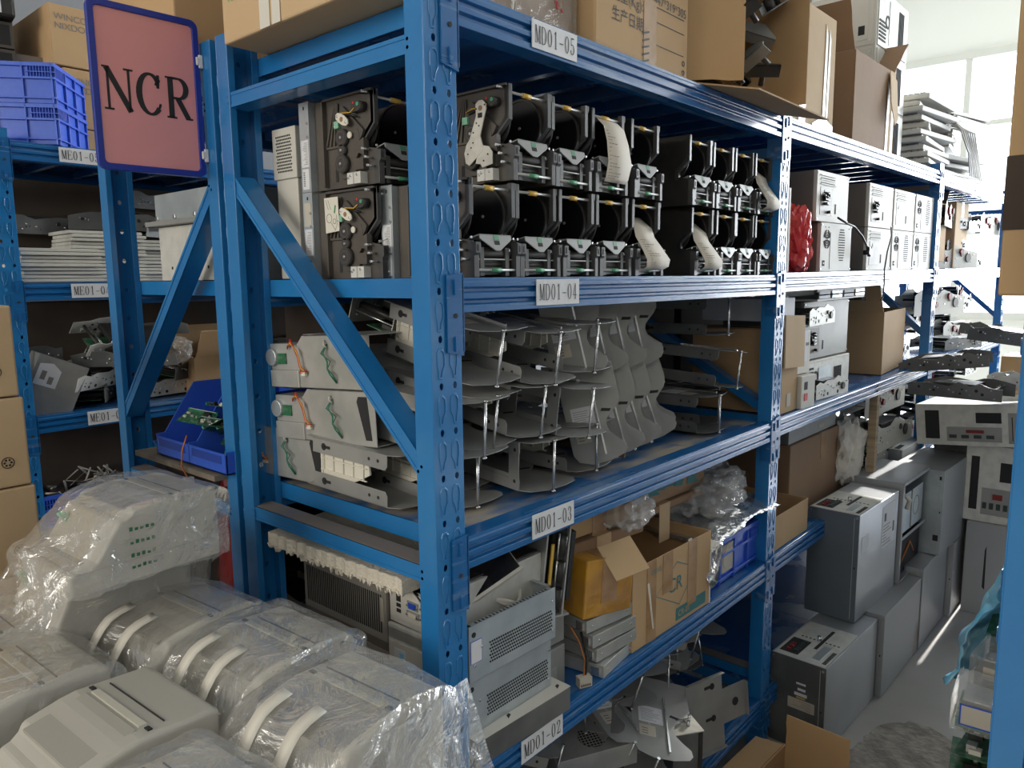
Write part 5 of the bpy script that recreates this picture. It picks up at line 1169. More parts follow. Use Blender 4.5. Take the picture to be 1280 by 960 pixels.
# ------------------------------------------------------------ grey cabinets standing in the aisle
def core(w, d, h, top='ports', m='core_grey', front='core_blue', side_open=False):
    """x is depth along the aisle (w), y across (d). front faces -X, right side faces -Y"""
    t = thing('computer_cabinet', 'grey steel computer cabinet', 'computer')
    mb = MB(m)
    if side_open:
        mb.box(0, w, d-.003, d, 0, h); mb.box(0, .003, 0, d, 0, h); mb.box(w-.003, w, 0, d, 0, h); mb.box(0, w, 0, d, 0, .003); mb.box(0, w, 0, d, h-.003, h)
        mb.box(0, .02, 0, .003, 0, h); mb.box(w-.02, w, 0, .003, 0, h); mb.box(0, w, 0, .003, h-.015, h); mb.box(0, w, 0, .003, h*.42, h*.45)
    else: mb.box(.003, w, 0, d, 0, h)
    mb.build('cabinet_body', t, bevel=.002)
    if not side_open:
        mb = MB(front); mb.box(0, .003, .0, d, 0, h); mb.mat('steel'); mb.box(-.0006, 0, .016, .018, .01, h-.01); mb.mat('steel_bright')
        for y, z in ((.008, h-.01), (d-.008, h-.01)): mb.cyl((-.004, y, z), .004, .005, 'x', 8)
        mb.mat('hole_dark'); mb.box(-.0008, 0, .008, .012, h*.5, h*.52); mb.build('end_panel', t)
    else:
        mb = MB('galvanized'); mb.box(.05, w*.86, .012, d-.01, h*.46, h*.85); mb.mat('steel_dull'); mb.ring((w*.62, .0115, h*.66), .035, .042, .001, 'y', 22); mb.box(w*.42, w*.44, .009, .012, h*.46, h*.85); mb.build('power_supply', t)
        mb = MB('hole_dark'); mb.box(.05, w*.9, .02, d-.01, .01, h*.4); mb.mat('steel_bright'); mb.cyl((w*.4, .02, .1), .02, .02, 'y', 12); mb.mat('cable_orange'); mb.tube([(.08, .02, .05), (w*.5, .015, .12), (w*.7, .02, .06)], .004, 6); mb.build('disk_bay', t)
        mb = MB('cable_white'); mb.tube([(.03, .01, h*.88), (w*.2, -.004, h*.80), (w*.15, .0, h*.72)], .009, 8); mb.build('cable', t)
    if top == 'ports':
        mb = MB('steel_white'); mb.box(.005, w*.62, .006, d-.006, h, h+.0012); mb.mat('hole_dark')
        mb.box(w*.06, w*.30, d*.58, d*.92, h+.0012, h+.0018)
        for k in range(10): mb.box(w*.34+.004, w*.34+.01, d*.12+k*d*.075, d*.12+k*d*.075+.006, h+.0012, h+.002)
        for k in range(12): mb.box(w*.05+k*.008, w*.05+k*.008+.005, d*.06, d*.13, h+.0012, h+.002)
        mb.box(w*.22, w*.56, d*.40, d*.46, h+.0012, h+.002); mb.mat('galvanized'); mb.box(w*.08, w*.30, d*.20, d*.34, h+.0012, h+.003); mb.mat('port_dark')
        for k in range(5): mb.box(w*.10+k*.018, w*.10+k*.018+.012, d*.62, d*.70, h+.0018, h+.006)
        mb.mat('dark_red'); 
        for k in range(3): mb.box(w*.10+k*.02, w*.10+k*.02+.012, d*.76, d*.84, h+.0018, h+.005)
        mb.mat('steel_bright'); mb.cyl((w*.36, d*.5, h+.001), .007, .016, 'z', 10); mb.build('connector_panel', t)
    return t
FR = 0.0
c = core(.47, .175, .30, 'ports', 'core_grey', 'steel_dark'); c['label'] = 'grey computer cabinet on the floor nearest the camera, stickers on its dark end panel'; place(c, V(1.47, -.155, .001, -2.5))
mb = MB('label_dirty'); mb.box(-.0012, -.0004, .03, .115, .135, .170); mb.mat('label_white'); mb.box(-.0012, -.0004, .055, .095, .182, .192); mb.box(-.0012, -.0004, .06, .085, .200, .208); mb.box(-.0012, -.0004, .06, .09, .220, .226); mb.mat('yellow_tab'); mb.box(-.0012, -.0004, .06, .088, .174, .178); mb.mat('ink_grey')
for k in range(5): mb.box(-.0016, -.0010, .04, .04+.05*rnd.random()+.02, .140+k*.006, .1412+k*.006)
mb.build('sticker', c)
c = core(.42, .175, .385, 'ports', 'core_grey', 'core_blue'); c['label'] = 'tall grey cabinet with dark blue-grey end, standing on the nearest floor cabinet'; place(c, V(1.84, -.125, .3065, -2.5))
mb = MB('label_white'); mb.box(.03, .10, -.0012, -.0004, .24, .30); mb.box(.24, .38, -.0012, -.0004, .20, .36); mb.mat('ink'); mb.box(.26, .28, -.0016, -.001, .30, .33); mb.box(.36, .375, -.0016, -.001, .24, .28); mb.mat('ink_grey')
for k in range(7): mb.box(.25, .25+.08*rnd.random()+.02, -.0016, -.001, .21+k*.012, .213+k*.012)
mb.build('sticker', c)
c = core(.46, .20, .31, 'none', 'core_dust', 'core_grey'); c['label'] = 'dusty grey cabinet on the floor, second in the row, brown smears on its side'; place(c, V(1.955, -.195, .001, -1.5))
c = core(.37, .20, .40, 'none', 'core_grey', side_open=True); c['label'] = 'open-sided grey cabinet showing its power supply, behind the tall blue-grey one'; place(c, V(2.275, -.155, .315, -2))
c = core(.40, .20, .34, 'none', 'core_grey', 'core_grey'); c['label'] = 'grey cabinet on the floor, third in the row'; place(c, V(2.425, -.21, .001, -1))
c = core(.44, .20, .36, 'none', 'core_dust', 'galvanized'); c['label'] = 'big pale cabinet with bright top and scratched side, highest of the aisle stack'; place(c, V(2.62, -.225, .345, -3))
mb = MB('hole_dark'); mb.box(-.001, .0, .01, .018, .32, .335); mb.box(-.001, 0, .16, .168, .33, .34); mb.box(-.001, 0, .01, .03, .06, .085); mb.box(-.001, 0, .172, .18, .15, .18); mb.build('slot', c)
c = core(.34, .22, .34, 'none', 'core_grey', 'core_grey'); c['label'] = 'grey cabinet on the floor, farthest in the row under the pale one'; place(c, V(2.84, -.24, .001, 0))
c = core(.36, .30, .33, 'ports', 'core_grey', 'core_grey'); c['label'] = 'cabinet with orange sticker on its top behind the pale cabinet'; place(c, V(2.80, -.02, .40, 0)); mb = MB('cable_yellow'); mb.box(.04, .09, .10, .19, .3325, .3335); mb.build('sticker', c)
# stack closing the aisle
c = core(.30, .20, .42, 'ports', 'core_grey', 'core_grey'); c['label'] = 'pale grey cabinet on the floor at the aisle end with a black streak'; place(c, V(2.95, -.462, .001, 0)); mb = MB('ink'); mb.prism([(.115, .12), (.125, .13), (.124, .30), (.118, .32)], -.001, -.0002, 'x'); mb.build('streak', c)
def backpanel(w, h):
    t = thing('computer', 'computer', 'computer'); mb = MB('pc_beige'); mb.box(.003, .36, 0, w, 0, h); mb.build('case', t, bevel=.002)
    mb = MB('steel_white'); mb.box(0, .003, 0, w, 0, h); mb.mat('hole_dark'); mb.box(-.001, 0, w*.80, w*.92, h*.15, h*.85)
    mb.box(-.001, 0, w*.30, w*.50, h*.55, h*.80)
    mb.mat('steel_dull'); mb.box(-.0015, 0, w*.30, w*.74, h*.10, h*.45); mb.box(-.0015, 0, w*.05, w*.25, h*.08, h*.8)
    mb.mat('hole_dark')
    for k in range(4): mb.box(-.003, -.001, w*.08+k*w*.045, w*.08+k*w*.045+.003, h*.15, h*.7)
    mb.mat('port_dark')
    for k in range(4): mb.box(-.005, -.001, w*.66-k*w*.10, w*.72-k*w*.10, h*.18, h*.26)
    mb.mat('dark_red'); mb.box(-.006, -.001, w*.44, w*.58, h*.31, h*.38); mb.mat('hole_dark')
    for k in range(6): mb.cyl((-.001, w*.84+(k % 2)*.012, h*(.2+.1*k)), .003, .002, 'x', 6)
    mb.build('connector_panel', t); return t
c = backpanel(.26, .34); c['label'] = 'upright pale computer showing its rear ports, between two others at the aisle end'; place(c, V(2.96, -.50, .425, 0))
c = backpanel(.46, .175); c['label'] = 'pale computer lying tilted on top of the aisle-end stack, rear ports showing'; place(c, V(2.78, -.53, .815, -4, -6))
mb = MB('hole_dark'); mb.box(.30, .36, 0, .2, 0, .01); 
c = core(.40, .16, .75, 'none', 'steel_dark', 'steel_dark'); c['label'] = 'dark narrow cabinet standing behind the aisle-end stack'; place(c, V(3.06, -.25, .001, 0))
mdk.put(V(2.80, -.42, 1.01, 85, 0), 'long mechanism with pale plates lying on the tilted computer')
mdk.put(V(3.05, -.30, 1.12, 95, 0, 8), 'grey and black paper transport heaped above the tilted computer')
mc.put(V(3.0, -.55, 1.03, 100, 0), 'pale slotted metal part above the tilted computer')
mdk.put(V(3.0, -.20, 1.22, -70, 4, 8), 'black and grey mechanism at the very top of the aisle-end heap')
b = carton(.25, .2, .2, 'cardboard', 'tape_brown'); b['label'] = 'small tan carton behind the aisle-end heap'; place(b, V(3.25, -.50, .93, 0))
for nm, (x, y, z, w, d, h) in {'lower': (3.06, -.50, .762, .3, .44, .05)}.items():
    s_ = slab('metal_module', w, d, h, 'steel_dull', False); s_['label'] = 'flat steel case supporting the tilted computer at the aisle end'; s_['category'] = 'module'; place(s_, V(x-.06, y, z, 0))
# open carton at the foot of the near cabinet
b = open_carton(.27, .19, .16, 'cardboard', (None, -4, 98, 40), (.1, .10, .085, .07)); b['label'] = 'open brown carton on the floor in front of the nearest grey cabinet'; place(b, V(.95, -.30, .001, -3))

# ------------------------------------------------------------ circuit boards on the right
def board(k):
    t = thing('circuit_board', 'green circuit board', 'circuit board'); r = random.Random(k+70); L, Wd = .16, .11
    mb = MB('pcb_green'); mb.box(0, L, 0, Wd, 0, .0016); mb.build('board', t)
    mb = MB('black_plastic')
    for q in range(8): x, y = r.uniform(0, L*.85), r.uniform(0, Wd*.8); mb.mat(['black_plastic', 'white_plastic', 'steel', 'gear_black'][q % 4]); mb.box(x, x+r.uniform(.01, .03), y, y+r.uniform(.008, .03), .0016, .0016+r.uniform(.004, .02))
    mb.mat('steel')
    for q in range(3): mb.cyl((r.uniform(.01, L-.01), r.uniform(.01, Wd-.01), .0016), .005, .014, 'z', 10)
    mb.build('component', t)
    mb = MB('terminal_green'); mb.box(0, L, -.008, 0, 0, .014); mb.mat('label_white'); mb.box(.01, L-.01, -.003, -.0, .014, .016); mb.build('terminal_strip', t, label='bright green connector strip'); return t
bp = [Proto(board(0), 'circuit boards heaped on the right side of the aisle'), Proto(board(1), 'circuit boards heaped on the right side of the aisle')]
for q in range(6):
    for lv in range((11, 11, 14, 15, 12, 9)[q]):
        r = random.Random(lv*7+q); x = .98+q*.19+r.uniform(-.03, .03)
        bp[(lv+q) % 2].put(V(x, -.690+r.uniform(-.004, .02), .004+lv*.045, r.uniform(-9, 9), r.uniform(-6, 6), r.uniform(-6, 6)), 'green circuit board in the heap along the right-hand rack')
t = thing('clear_box', 'clear plastic box with a blue-edged label on the heap of boards', 'box', V(1.02, -.675, .50, 4, 0)); mb = MB('clear_film'); mb.box(0, .15, 0, .11, 0, .08); mb.build('shell', t, bevel=.004); mb = MB('label_dirty'); mb.box(-.002, -.001, .03, .09, .02, .065); mb.mat('port_blue')
for a, b_, c_, d_ in ((.028, .092, .018, .021), (.028, .092, .064, .067), (.028, .031, .018, .067), (.089, .092, .018, .067)): mb.box(-.003, -.002, a, b_, c_, d_)
mb.build('label', t); mb = MB('pcb_green'); mb.box(.01, .14, .01, .10, .005, .03); mb.mat('steel_dull'); mb.box(.03, .12, .03, .09, .03, .06); mb.build('contents', t)
t = thing('clear_box', 'second clear plastic box of parts, deeper on the heap of boards', 'box', V(1.20, -.675, .505, -5, 0)); mb = MB('clear_film'); mb.box(0, .15, 0, .11, 0, .09); mb.build('shell', t, bevel=.004); mb = MB('steel_dull'); mb.box(.01, .14, .01, .1, .005, .05); mb.mat('label_dirty'); mb.box(-.001, .002, .03, .08, .04, .07); mb.build('contents', t)
tag(sheet('blue_film', 'blue_film', lambda u, v: (1.30+.30*u+.03*math.sin(v*5), -.515-.12*v+.02*math.sin(u*6), .52+.26*v-.06*(1-v)*(1-v)-.05*u), 34, 30, .035, 11, 5), 'crumpled light blue plastic film hanging over the heap of boards', 'film')
b = carton(.30, .16, .66, 'cardboard', 'tape_brown'); b['label'] = 'tall tan carton with dark band and round emblem beside the right upright'; b.name = 'cardboard_box'; place(b, V(.52, -.825, L4-.035, 0))
mb = MB('cardboard_shade_print'); mb.box(-.0014, -.0003, .0, .16, .095, .20); mb.box(.0, .26, .1603, .1614, .095, .20); mb.box(-.0014, -.0003, .04, .12, .27, .33); mb.mat('cardboard'); mb.cyl((-.0022, .115, .145), .020, .0008, 'x', 24); mb.mat('cardboard_shade_print'); mb.prism([(.10, .150), (.115, .132), (.130, .156), (.126, .160), (.115, .143), (.104, .155)], -.003, -.0022, 'x'); mb.build('printed_band', b)

# ------------------------------------------------------------ bagged machines in the foreground
MW, ML, MH = .19, .29, .20
def machine():
    t = thing('grey_machine', 'grey machine', 'machine')
    pr = [(0, 0), (0, .055), (.035, .065), (.048, .075), (.092, .168)]+[(.092+.028*math.sin(R(a)), .168+.030*(1-math.cos(R(a)))) for a in (25, 50, 75)]+[(.165, .2005), (.185, .203), (ML-.004, .196), (ML, .19), (ML, 0)]
    mb = MB('machine_grey'); mb.prism(pr, 0, MW, 'y', smooth=False); o = mb.build('housing', t, bevel=.009, seg=4)
    mb = MB('machine_panel')
    mb.M = T(.113, 0, .1885) @ RY(-10.5)
    mb.box(.0, .080, .024, MW-.024, -.004, .0016); mb.build('recessed_panel', t, bevel=.001)
    mb = MB('machine_light'); mb.M = T(.196, 0, .2025) @ RY(4); mb.box(0, .011, .028, MW-.028, -.002, .0022); mb.build('light_strip', t, bevel=.0006, label='pale strip across the lid')
    mb = MB('hole_dark'); mb.M = T(.200, 0, .2030) @ RY(4); mb.box(0, .006, .012, .022, -.002, .0008); mb.box(0, .006, MW-.022, MW-.012, -.002, .0008); mb.box(.024, .0254, .02, MW-.02, -.003, .0006); mb.build('hinge_slot', t)
    mb = MB('mint_green'); mb.M = T(.076, MW-.030, .138) @ RY(-26); mb.prism([(-.006, -.016), (.006, -.016), (.008, .014), (.0, .022), (-.006, .012)], -.010, .004, 'x'); mb.build('release_lever', t, bevel=.002, label='green release lever')
    mb = MB('label_white'); mb.M = T(.070, .035, .118) @ RY(-26) @ RX(45); mb.box(-.002, -.0008, -.011, .011, -.011, .011); mb.mat('ink_grey'); mb.box(-.0026, -.002, -.004, .002, -.005, .004); mb.build('warning_sticker', t)
    mb = MB('machine_panel'); mb.box(.01, ML-.003, -.0008, MW+.0008, .058, .0595); mb.box(.15, .17, -.001, 0, .035, .05); mb.box(.03, .045, .03, MW-.03, .066, .070); mb.build('seam', t)
    return t
def bag_mesh(seed, loose=.012, flap=False):
    from mathutils import noise
    prof = [(-.02, .0), (-.022, .04), (-.012, .072), (.03, .10), (.078, .175), (.115, .198), (.19, .208), (.26, .204), (ML+.006, .196), (ML+.022, .17), (ML+.018, .10), (ML+.012, .0)]
    prof = curve(prof, 4); n = len(prof); m = 22; vs = []
    for j in range(-6, m+7):
        if j < 0: y = -.010-.002*abs(j) ; sc_ = 1-.155*abs(j)
        elif j > m: y = MW+.010+.002*(j-m); sc_ = 1-.155*(j-m)
        else: y = -.008+(MW+.016)*j/m; sc_ = 1
        for i, (x, z) in enumerate(prof):
            cx, cz = ML*.5, .0
            zz = z*(1 if sc_ == 1 else max(0.0, sc_)); xx = cx+(x-cx)*(1 if sc_ == 1 else .6+.4*max(0, sc_))
            p = Vector((xx, y, zz)); w = noise.noise_vector(p*9+Vector((seed, 0, 0)))*loose+noise.noise_vector(p*26+Vector((0, seed, 0)))*loose*.45
            rdg = (1-abs(noise.noise(p*7+Vector((seed*2, 1, 0)))))**6*loose*1.2
            on_top = z > .17 and 0 <= j <= m
            k = .35 if on_top else 1.0
            p = p+w*k; p.z += rdg*k+(.002 if on_top else 0); p.y += (rdg if j > m/2 else -rdg)*.6*(0 if on_top else 1)
            vs.append(tuple(p))
    r = m+13; fs = [(j*n+i, (j+1)*n+i, (j+1)*n+i+1, j*n+i+1) for j in range(r-1) for i in range(n-1)]
    mb = MB('clear_film'); mb.add(vs, fs, True)
    if flap:
        b0 = len(mb.v); N_ = 12; vs = []
        for i in range(N_+1):
            for j in range(N_+1):
                u, v = i/N_, j/N_; p = Vector((.16+.17*u, -.012-.06*v*(u*.8+.1), .195-.14*v*(.35+.75*u))); p += noise.noise_vector(p*14+Vector((seed, 3, 0)))*.007; vs.append(tuple(p))
        mb.add(vs, [(i*(N_+1)+j, (i+1)*(N_+1)+j, (i+1)*(N_+1)+j+1, i*(N_+1)+j+1) for i in range(N_) for j in range(N_)], True)
    return mb
def tapes(t):
    for k, y in enumerate((.045, .115)):
        mb = MB('tape_white'); pts = [(-.016+.012*k, .045), (.0, .085), (.030, .118), (.060, .165), (.095, .203), (.140, .2120)]; pts = curve(pts, 3); vs = []
        for i, (x, z) in enumerate(pts): vs += [(x, y+.0013*i, z), (x, y+.021+.0013*i, z+.002)]
        mb.add(vs, [(2*i, 2*i+2, 2*i+3, 2*i+1) for i in range(len(pts)-1)], True); o = mb.build('packing_tape', t, label='white packing tape'); s_ = o.modifiers.new('s', 'SOLIDIFY'); s_.thickness = .0005;
bare = machine()
MGR = 'grey machines piled at the end of the racks'
MP = Proto(bare, MGR)
def bagged(M, label, seed, tape=False, flap=False, printed=False):
    t = MP.put(M, label)
    o = bag_mesh(seed, .013, flap).build('plastic_bag', t, label='clear wrinkled plastic bag')
    if tape: tapes(t)
    if printed:
        mb = MB('pcb_green')
        for z in (.045, .075, .11, .145):
            for k in range(5): mb.box(.10+k*.010, .106+k*.010, -.0185, -.018, z, z+rnd.uniform(.006, .011))
        mb.build('printed_text', t, label='green print on the bag')
    return t
zb = .748
MP.put(V(-.640, .035, zb, 3), 'unwrapped grey machine with green lever and recessed lid panel')
bagged(V(-.415, -.165, zb, 4), 'bagged machine nearest the front upright, loose film corner hanging over the shelf', 1, True, True)
bagged(V(-.395, .065, zb, 3), 'bagged machine second along the rack side, two white tapes', 2, True)
bagged(V(-.430, .275, zb, 5), 'bagged machine third along the rack side, two white tapes', 3, True)
bagged(V(-.665, -.195, zb-.005, 4), 'machine at the bottom edge of the picture, green print on its loose bag', 4, False, True)
bagged(V(-.690, .262, zb, 3), 'bagged machine behind the unwrapped one, at the left', 5)
bagged(V(-.680, .490, zb, 2), 'bagged machine farthest back at the left edge', 6)
bagged(V(-.47, .458, .852, 3), 'bagged machine half hidden under the uppermost one', 7)
bagged(V(-.425, .34, 1.035, 3, 0) @ Matrix.Diagonal((.84, 1, .60, 1)), 'uppermost bagged machine with green print, lying on top of the others', 8, False, False, True)
# cartons that carry the pile
for k, (x, y) in enumerate(((-.70, -.20), (-.70, .24), (-.40, -.20), (-.40, .24))):
    b = carton(.285, .42, .744, 'cardboard_brown', 'tape_brown'); b['label'] = ['left front', 'left rear', 'right front', 'right rear'][k]+' tall carton under the pile of grey machines'; place(b, V(x, y, .0, 0))
b = carton(.58, .26, .72, 'cardboard_brown', 'tape_brown'); b['label'] = 'carton under the rear machines of the pile'; place(b, V(-.70, .67, 0, 0))
tag(sheet('film_sheet', 'clear_film', lambda u, v: (-.80+.40*u, .50+.30*v, .97-.06*u+.03*math.sin(v*7+u*5)), 30, 24, .02, 8, 9), 'loose clear film spread over the rear machines at the left', 'film')
# red plastic bag between machines and rack
tag(crumple('plastic_bag', 'dark_red', .05, .10, .20, 12, .25), 'dark red bag of parts standing inside the middle rack behind the machines', 'bag', M=V(.12, .80, L2+.002))
# cartons at the left edge
for k in range(5):
    b = carton(.30, .30, .178, 'cardboard_pale', 'tape_brown'); b['label'] = ['lowest', 'second from below', 'middle', 'fourth from below', 'topmost'][k]+' pale carton of the stack at the left edge'; place(b, V(-.60-.006*k, .85, .56+k*.181, 0, 0))
    mb = MB('ink')
    mb.ring((.262, -.0012, .05), .010, .0115, .0008, 'y', 16)
    for a in range(0, 360, 60): mb.cyl((.262+.006*math.cos(R(a)), -.0012, .05+.006*math.sin(R(a))), .0022, .0008, 'y', 6)
    mb.build('recycling_mark', b)
b = carton(.34, .34, .555, 'cardboard_brown', 'tape_brown'); b['label'] = 'large carton carrying the stack of pale cartons'; place(b, V(-.62, .84, 0, 0))

# ------------------------------------------------------------ middle rack
def M3(x, y, z, rz=0, rx=0, ry=0): return V(x, .622+y, z, rz, rx, ry)
t = thing('parts_bin', 'blue divided bin with sloping front, holding small circuit boards', 'bin', V(-.02, .625, L3+.02, 0)); mb = MB('blue_crate')
def binside(x0, x1): pass
W_, D_ = .30, .30
for y in (0, .165, .327): mb.prism([(0, 0), (.24, 0), (.24, .165), (.10, .165), (.02, .05), (0, .05)], y, y+.004, 'y')
mb.box(0, .24, 0, .331, 0, .004); mb.box(0, .004, 0, .331, 0, .045); mb.box(.236, .24, 0, .331, 0, .15); mb.mat('blue_crate_dark'); mb.box(-.0015, 0, .02, .15, .022, .040); mb.box(-.0015, 0, .185, .315, .022, .040)
mb.build('bin_body', t, bevel=.0015)
for k in range(12):
    r = random.Random(k+9); bp[k % 2].put(V(.02+r.uniform(0, .10), .655+r.uniform(0, .16), L3+.045+k*.009, r.uniform(0, 360), r.uniform(-30, 30), r.uniform(-30, 10)) @ Matrix.Scale(.45, 4), 'small green circuit board lying in the blue divided bin')
mb = MB('grey_wood'); mb.box(0, .12, 0, .40, 0, .012); tag(mb.build('wooden_board'), 'weathered board sticking out under the blue divided bin', 'board', M=V(-.03, .66, L3+.003, 0))
mb = MB('cable_orange'); mb.tube([(-.03, .775, L3+.09), (-.045, .77, L3+.06), (-.04, .79, L3+.02), (-.03, .785, L3-.01)], .0018, 6); mb.mat('label_white'); mb.box(-.04, -.02, .775, .79, L3-.025, L3-.008); tag(mb.build('wire'), 'brown wire with white plug hanging from the blue bin', 'wire')
t = thing('metal_housing', 'speckled pale metal housing on the middle rack behind the diagonal brace', 'housing', V(.07, .70, L4+.002, 0)); mb = MB('steel_white'); mb.box(0, .30, 0, .36, 0, .07); mb.box(0, .30, .02, .36, .07, .13); mb.mat('hole_dark'); mb.cyl((-.001, .12, .03), .004, .002, 'x', 8); mb.cyl((-.001, .3, .03), .004, .002, 'x', 8); mb.mat('ink'); mb.box(-.001, .0, .16, .17, .09, .105); mb.build('housing_body', t, bevel=.006)
t = thing('metal_chassis', 'galvanised sheet metal chassis on top of the speckled pale housing', 'chassis', V(.06, .70, L4+.134, 0)); mb = MB('galvanized'); mb.box(0, .28, 0, .35, .012, .075); mb.mat('steel_dull'); mb.box(-.01, .3, -.01, .39, 0, .012); mb.mat('steel_bright')
for y in (.05, .14, .24, .33): mb.box(-.004, 0, y, y+.012, .014, .024)
mb.build('chassis_body', t, bevel=.001)
t = thing('vented_case', 'white metal case with perforated top standing between the two racks', 'case', V(.09, .475, L4+.002, 0)); mb = MB('pc_beige'); mb.box(0, .2, 0, .075, 0, .20); mb.box(-.004, .2, -.004, .079, .20, .30); mb.build('case_body', t, bevel=.002); mb = MB('hole_dark')
for i in range(9):
    for j in range(12): mb.cyl((-.0048, .012+i*.006+(j % 2)*.003, .215+j*.0062), .0021, .001, 'x', 6)
mb.build('perforation', t)
k = 0
for z in (L3, L2, L1, L5):
    for q in range(3 if z != L5 else 0):
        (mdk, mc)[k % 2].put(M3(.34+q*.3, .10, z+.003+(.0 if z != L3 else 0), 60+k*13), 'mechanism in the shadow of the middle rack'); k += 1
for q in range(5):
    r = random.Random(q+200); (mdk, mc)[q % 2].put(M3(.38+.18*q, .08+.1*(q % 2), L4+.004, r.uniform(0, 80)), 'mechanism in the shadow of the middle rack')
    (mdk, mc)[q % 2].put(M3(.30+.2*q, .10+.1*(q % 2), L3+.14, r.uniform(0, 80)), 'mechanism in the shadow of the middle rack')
b = carton(.60, .42, .36, 'cardboard', 'tape_brown'); b['label'] = 'long tan carton on the middle rack behind the pink sign'; place(b, V(-.03, .70, z5, 0))
b = carton(.44, .46, .50, 'cardboard_pale', 'tape_brown'); b['label'] = 'tan carton on the middle rack, right of the one behind the pink sign'; place(b, V(.62, .68, z5, 0))
# ------------------------------------------------------------ rack in the row behind
def ME(x, y, z, rz=0, rx=0, ry=0): return V(-.0657+x, 1.8901+y, z, rz, rx, ry)
c1 = crate(.30, .30, .118, ribs=4); c1['label'] = 'blue plastic crate below the other one, on the top shelf of the row behind'; place(c1, ME(.07-.12, .02, L5+.002, 0))
CR = Proto(c1)
c2 = crate(.34, .34, .125, ribs=4); c2['label'] = 'lower of two stacked blue crates on the top shelf at upper left'; place(c2, ME(.175, .02, L5+.002, -38) @ T(-.30, 0, 0))
bpy.data.objects.remove
def kill(o):
    for ch in list(o.children): kill(ch)
    bpy.data.objects.remove(o, do_unlink=True)
kill(c1)
c3 = dup(c2, ME(.175, .02, L5+.128, -38) @ T(-.30, 0, 0), 'upper of two stacked blue crates on the top shelf at upper left')
b = carton(.40, .34, .16, 'cardboard', 'tape_brown'); b['label'] = 'tan carton layer behind the blue crates on the top shelf'; place(b, ME(-.02, .40, L5+.002)); b = carton(.36, .30, .09, 'cardboard', 'tape_brown'); b['label'] = 'flat tan carton just above the blue crates'; place(b, ME(-.10, .24+.15, L5+.165))
for k, (z, lb) in enumerate(((.26, 'lower'), (.35, 'upper'))):
    t = thing('black_case', lb+' black equipment case tied with a white strap above the blue crates', 'case', ME(-.18, .34, L5+z, -8)); mb = MB('brown_plastic'); mb.box(0, .38, 0, .3, 0, .085); mb.mat('hole_dark'); mb.box(.30, .37, -.001, 0, .01, .075); mb.build('case_body', t, bevel=.006); mb = MB('tape_white'); mb.box(.18, .20, -.003, -.001, -.01, .09); mb.build('strap', t)
t = thing('black_case', 'black case with bright green edge at the top left corner', 'case', ME(-.20, .30, L5+.44, -8)); mb = MB('black_plastic'); mb.box(0, .40, 0, .3, 0, .10); mb.build('case_body', t, bevel=.01); mb = MB('green_plastic'); mb.mat('green_tab'); mb.box(.0, .28, -.004, 0, .012, .026); mb.box(.265, .28, -.004, 0, .012, .09); mb.build('green_edge', t); mb = MB('label_white'); mb.box(.31, .36, -.003, -.001, .01, .07); mb.mat('ink_grey'); mb.box(.315, .35, -.0035, -.003, .02, .035); mb.build('label', t)
t = thing('grille_box', 'dark box with slotted grille beside the printed cartons', 'box', ME(.20, .30, L5+.18, -8)); mb = MB('pc_brown'); mb.box(0, .12, 0, .2, 0, .16); mb.mat('hole_dark')
for k in range(9):
    for q in range(6): mb.box(.012+q*.017, .024+q*.017, -.001, 0, .02+k*.014, .026+k*.014)
mb.build('box_body', t)
for k in range(2):
    b = carton(.50, .40, .20, 'cardboard', 'tape_brown'); b['label'] = ['lower', 'upper'][k]+' tan carton with small printed words behind the pink sign at upper left'; place(b, ME(.31-.03*k, .20, L5+.10+k*.205, 0)); box_text(b, 'WINCOR\nNIXDORF', .030, face_ny(.015, -.001, .15), 'ink_grey')
b = carton(.50, .40, .095, 'cardboard', 'tape_brown'); b['label'] = 'flat tan carton under the printed cartons at upper left'; place(b, ME(.32, .20, L5+.002))
# stacked flat boards on ME04
def flat_unit():
    t = thing('flat_panel', 'flat panel', 'panel'); mb = MB('steel_white'); mb.box(0, .24, 0, .2, 0, .011); mb.mat('pc_beige'); mb.box(0, .24, -.003, 0, .001, .009); mb.build('panel_body', t, bevel=.001); return t
fu = Proto(flat_unit(), 'flat grey panels stacked on the shelf labelled ME01-04')
for col, (x, cnt) in enumerate(((.08, 9), (.24, 14), (.46, 12))):
    for k in range(cnt):
        r = random.Random(col*30+k); fu.put(ME(x+r.uniform(-.008, .008), .03+r.uniform(0, .02)+col*.02, L4+.002+k*.0125, r.uniform(-2, 2)), 'flat grey panel in the stacks on the shelf labelled ME01-04')
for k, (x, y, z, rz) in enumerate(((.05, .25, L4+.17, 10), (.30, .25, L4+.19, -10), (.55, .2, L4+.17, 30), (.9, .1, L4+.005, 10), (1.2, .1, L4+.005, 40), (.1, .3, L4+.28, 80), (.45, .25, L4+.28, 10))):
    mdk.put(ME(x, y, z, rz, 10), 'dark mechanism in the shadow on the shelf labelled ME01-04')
t = thing('steel_module', 'dark steel module with white sticker leaning on the shelf labelled ME01-03', 'module', ME(.03, .06, L3+.02, -8, 0, 24)); mb = MB('steel_dull'); mb.box(0, .155, 0, .16, 0, .20); mb.build('case', t, bevel=.002); mb = MB('label_white'); mb.prism([(.012, .10), (.08, .10), (.08, .16), (.05, .18), (.012, .17)], -.0015, -.0005, 'y'); mb.mat('ink_grey'); mb.box(.025, .04, -.002, -.0014, .12, .15); mb.box(.05, .065, -.002, -.0014, .11, .135); mb.build('sticker', t)
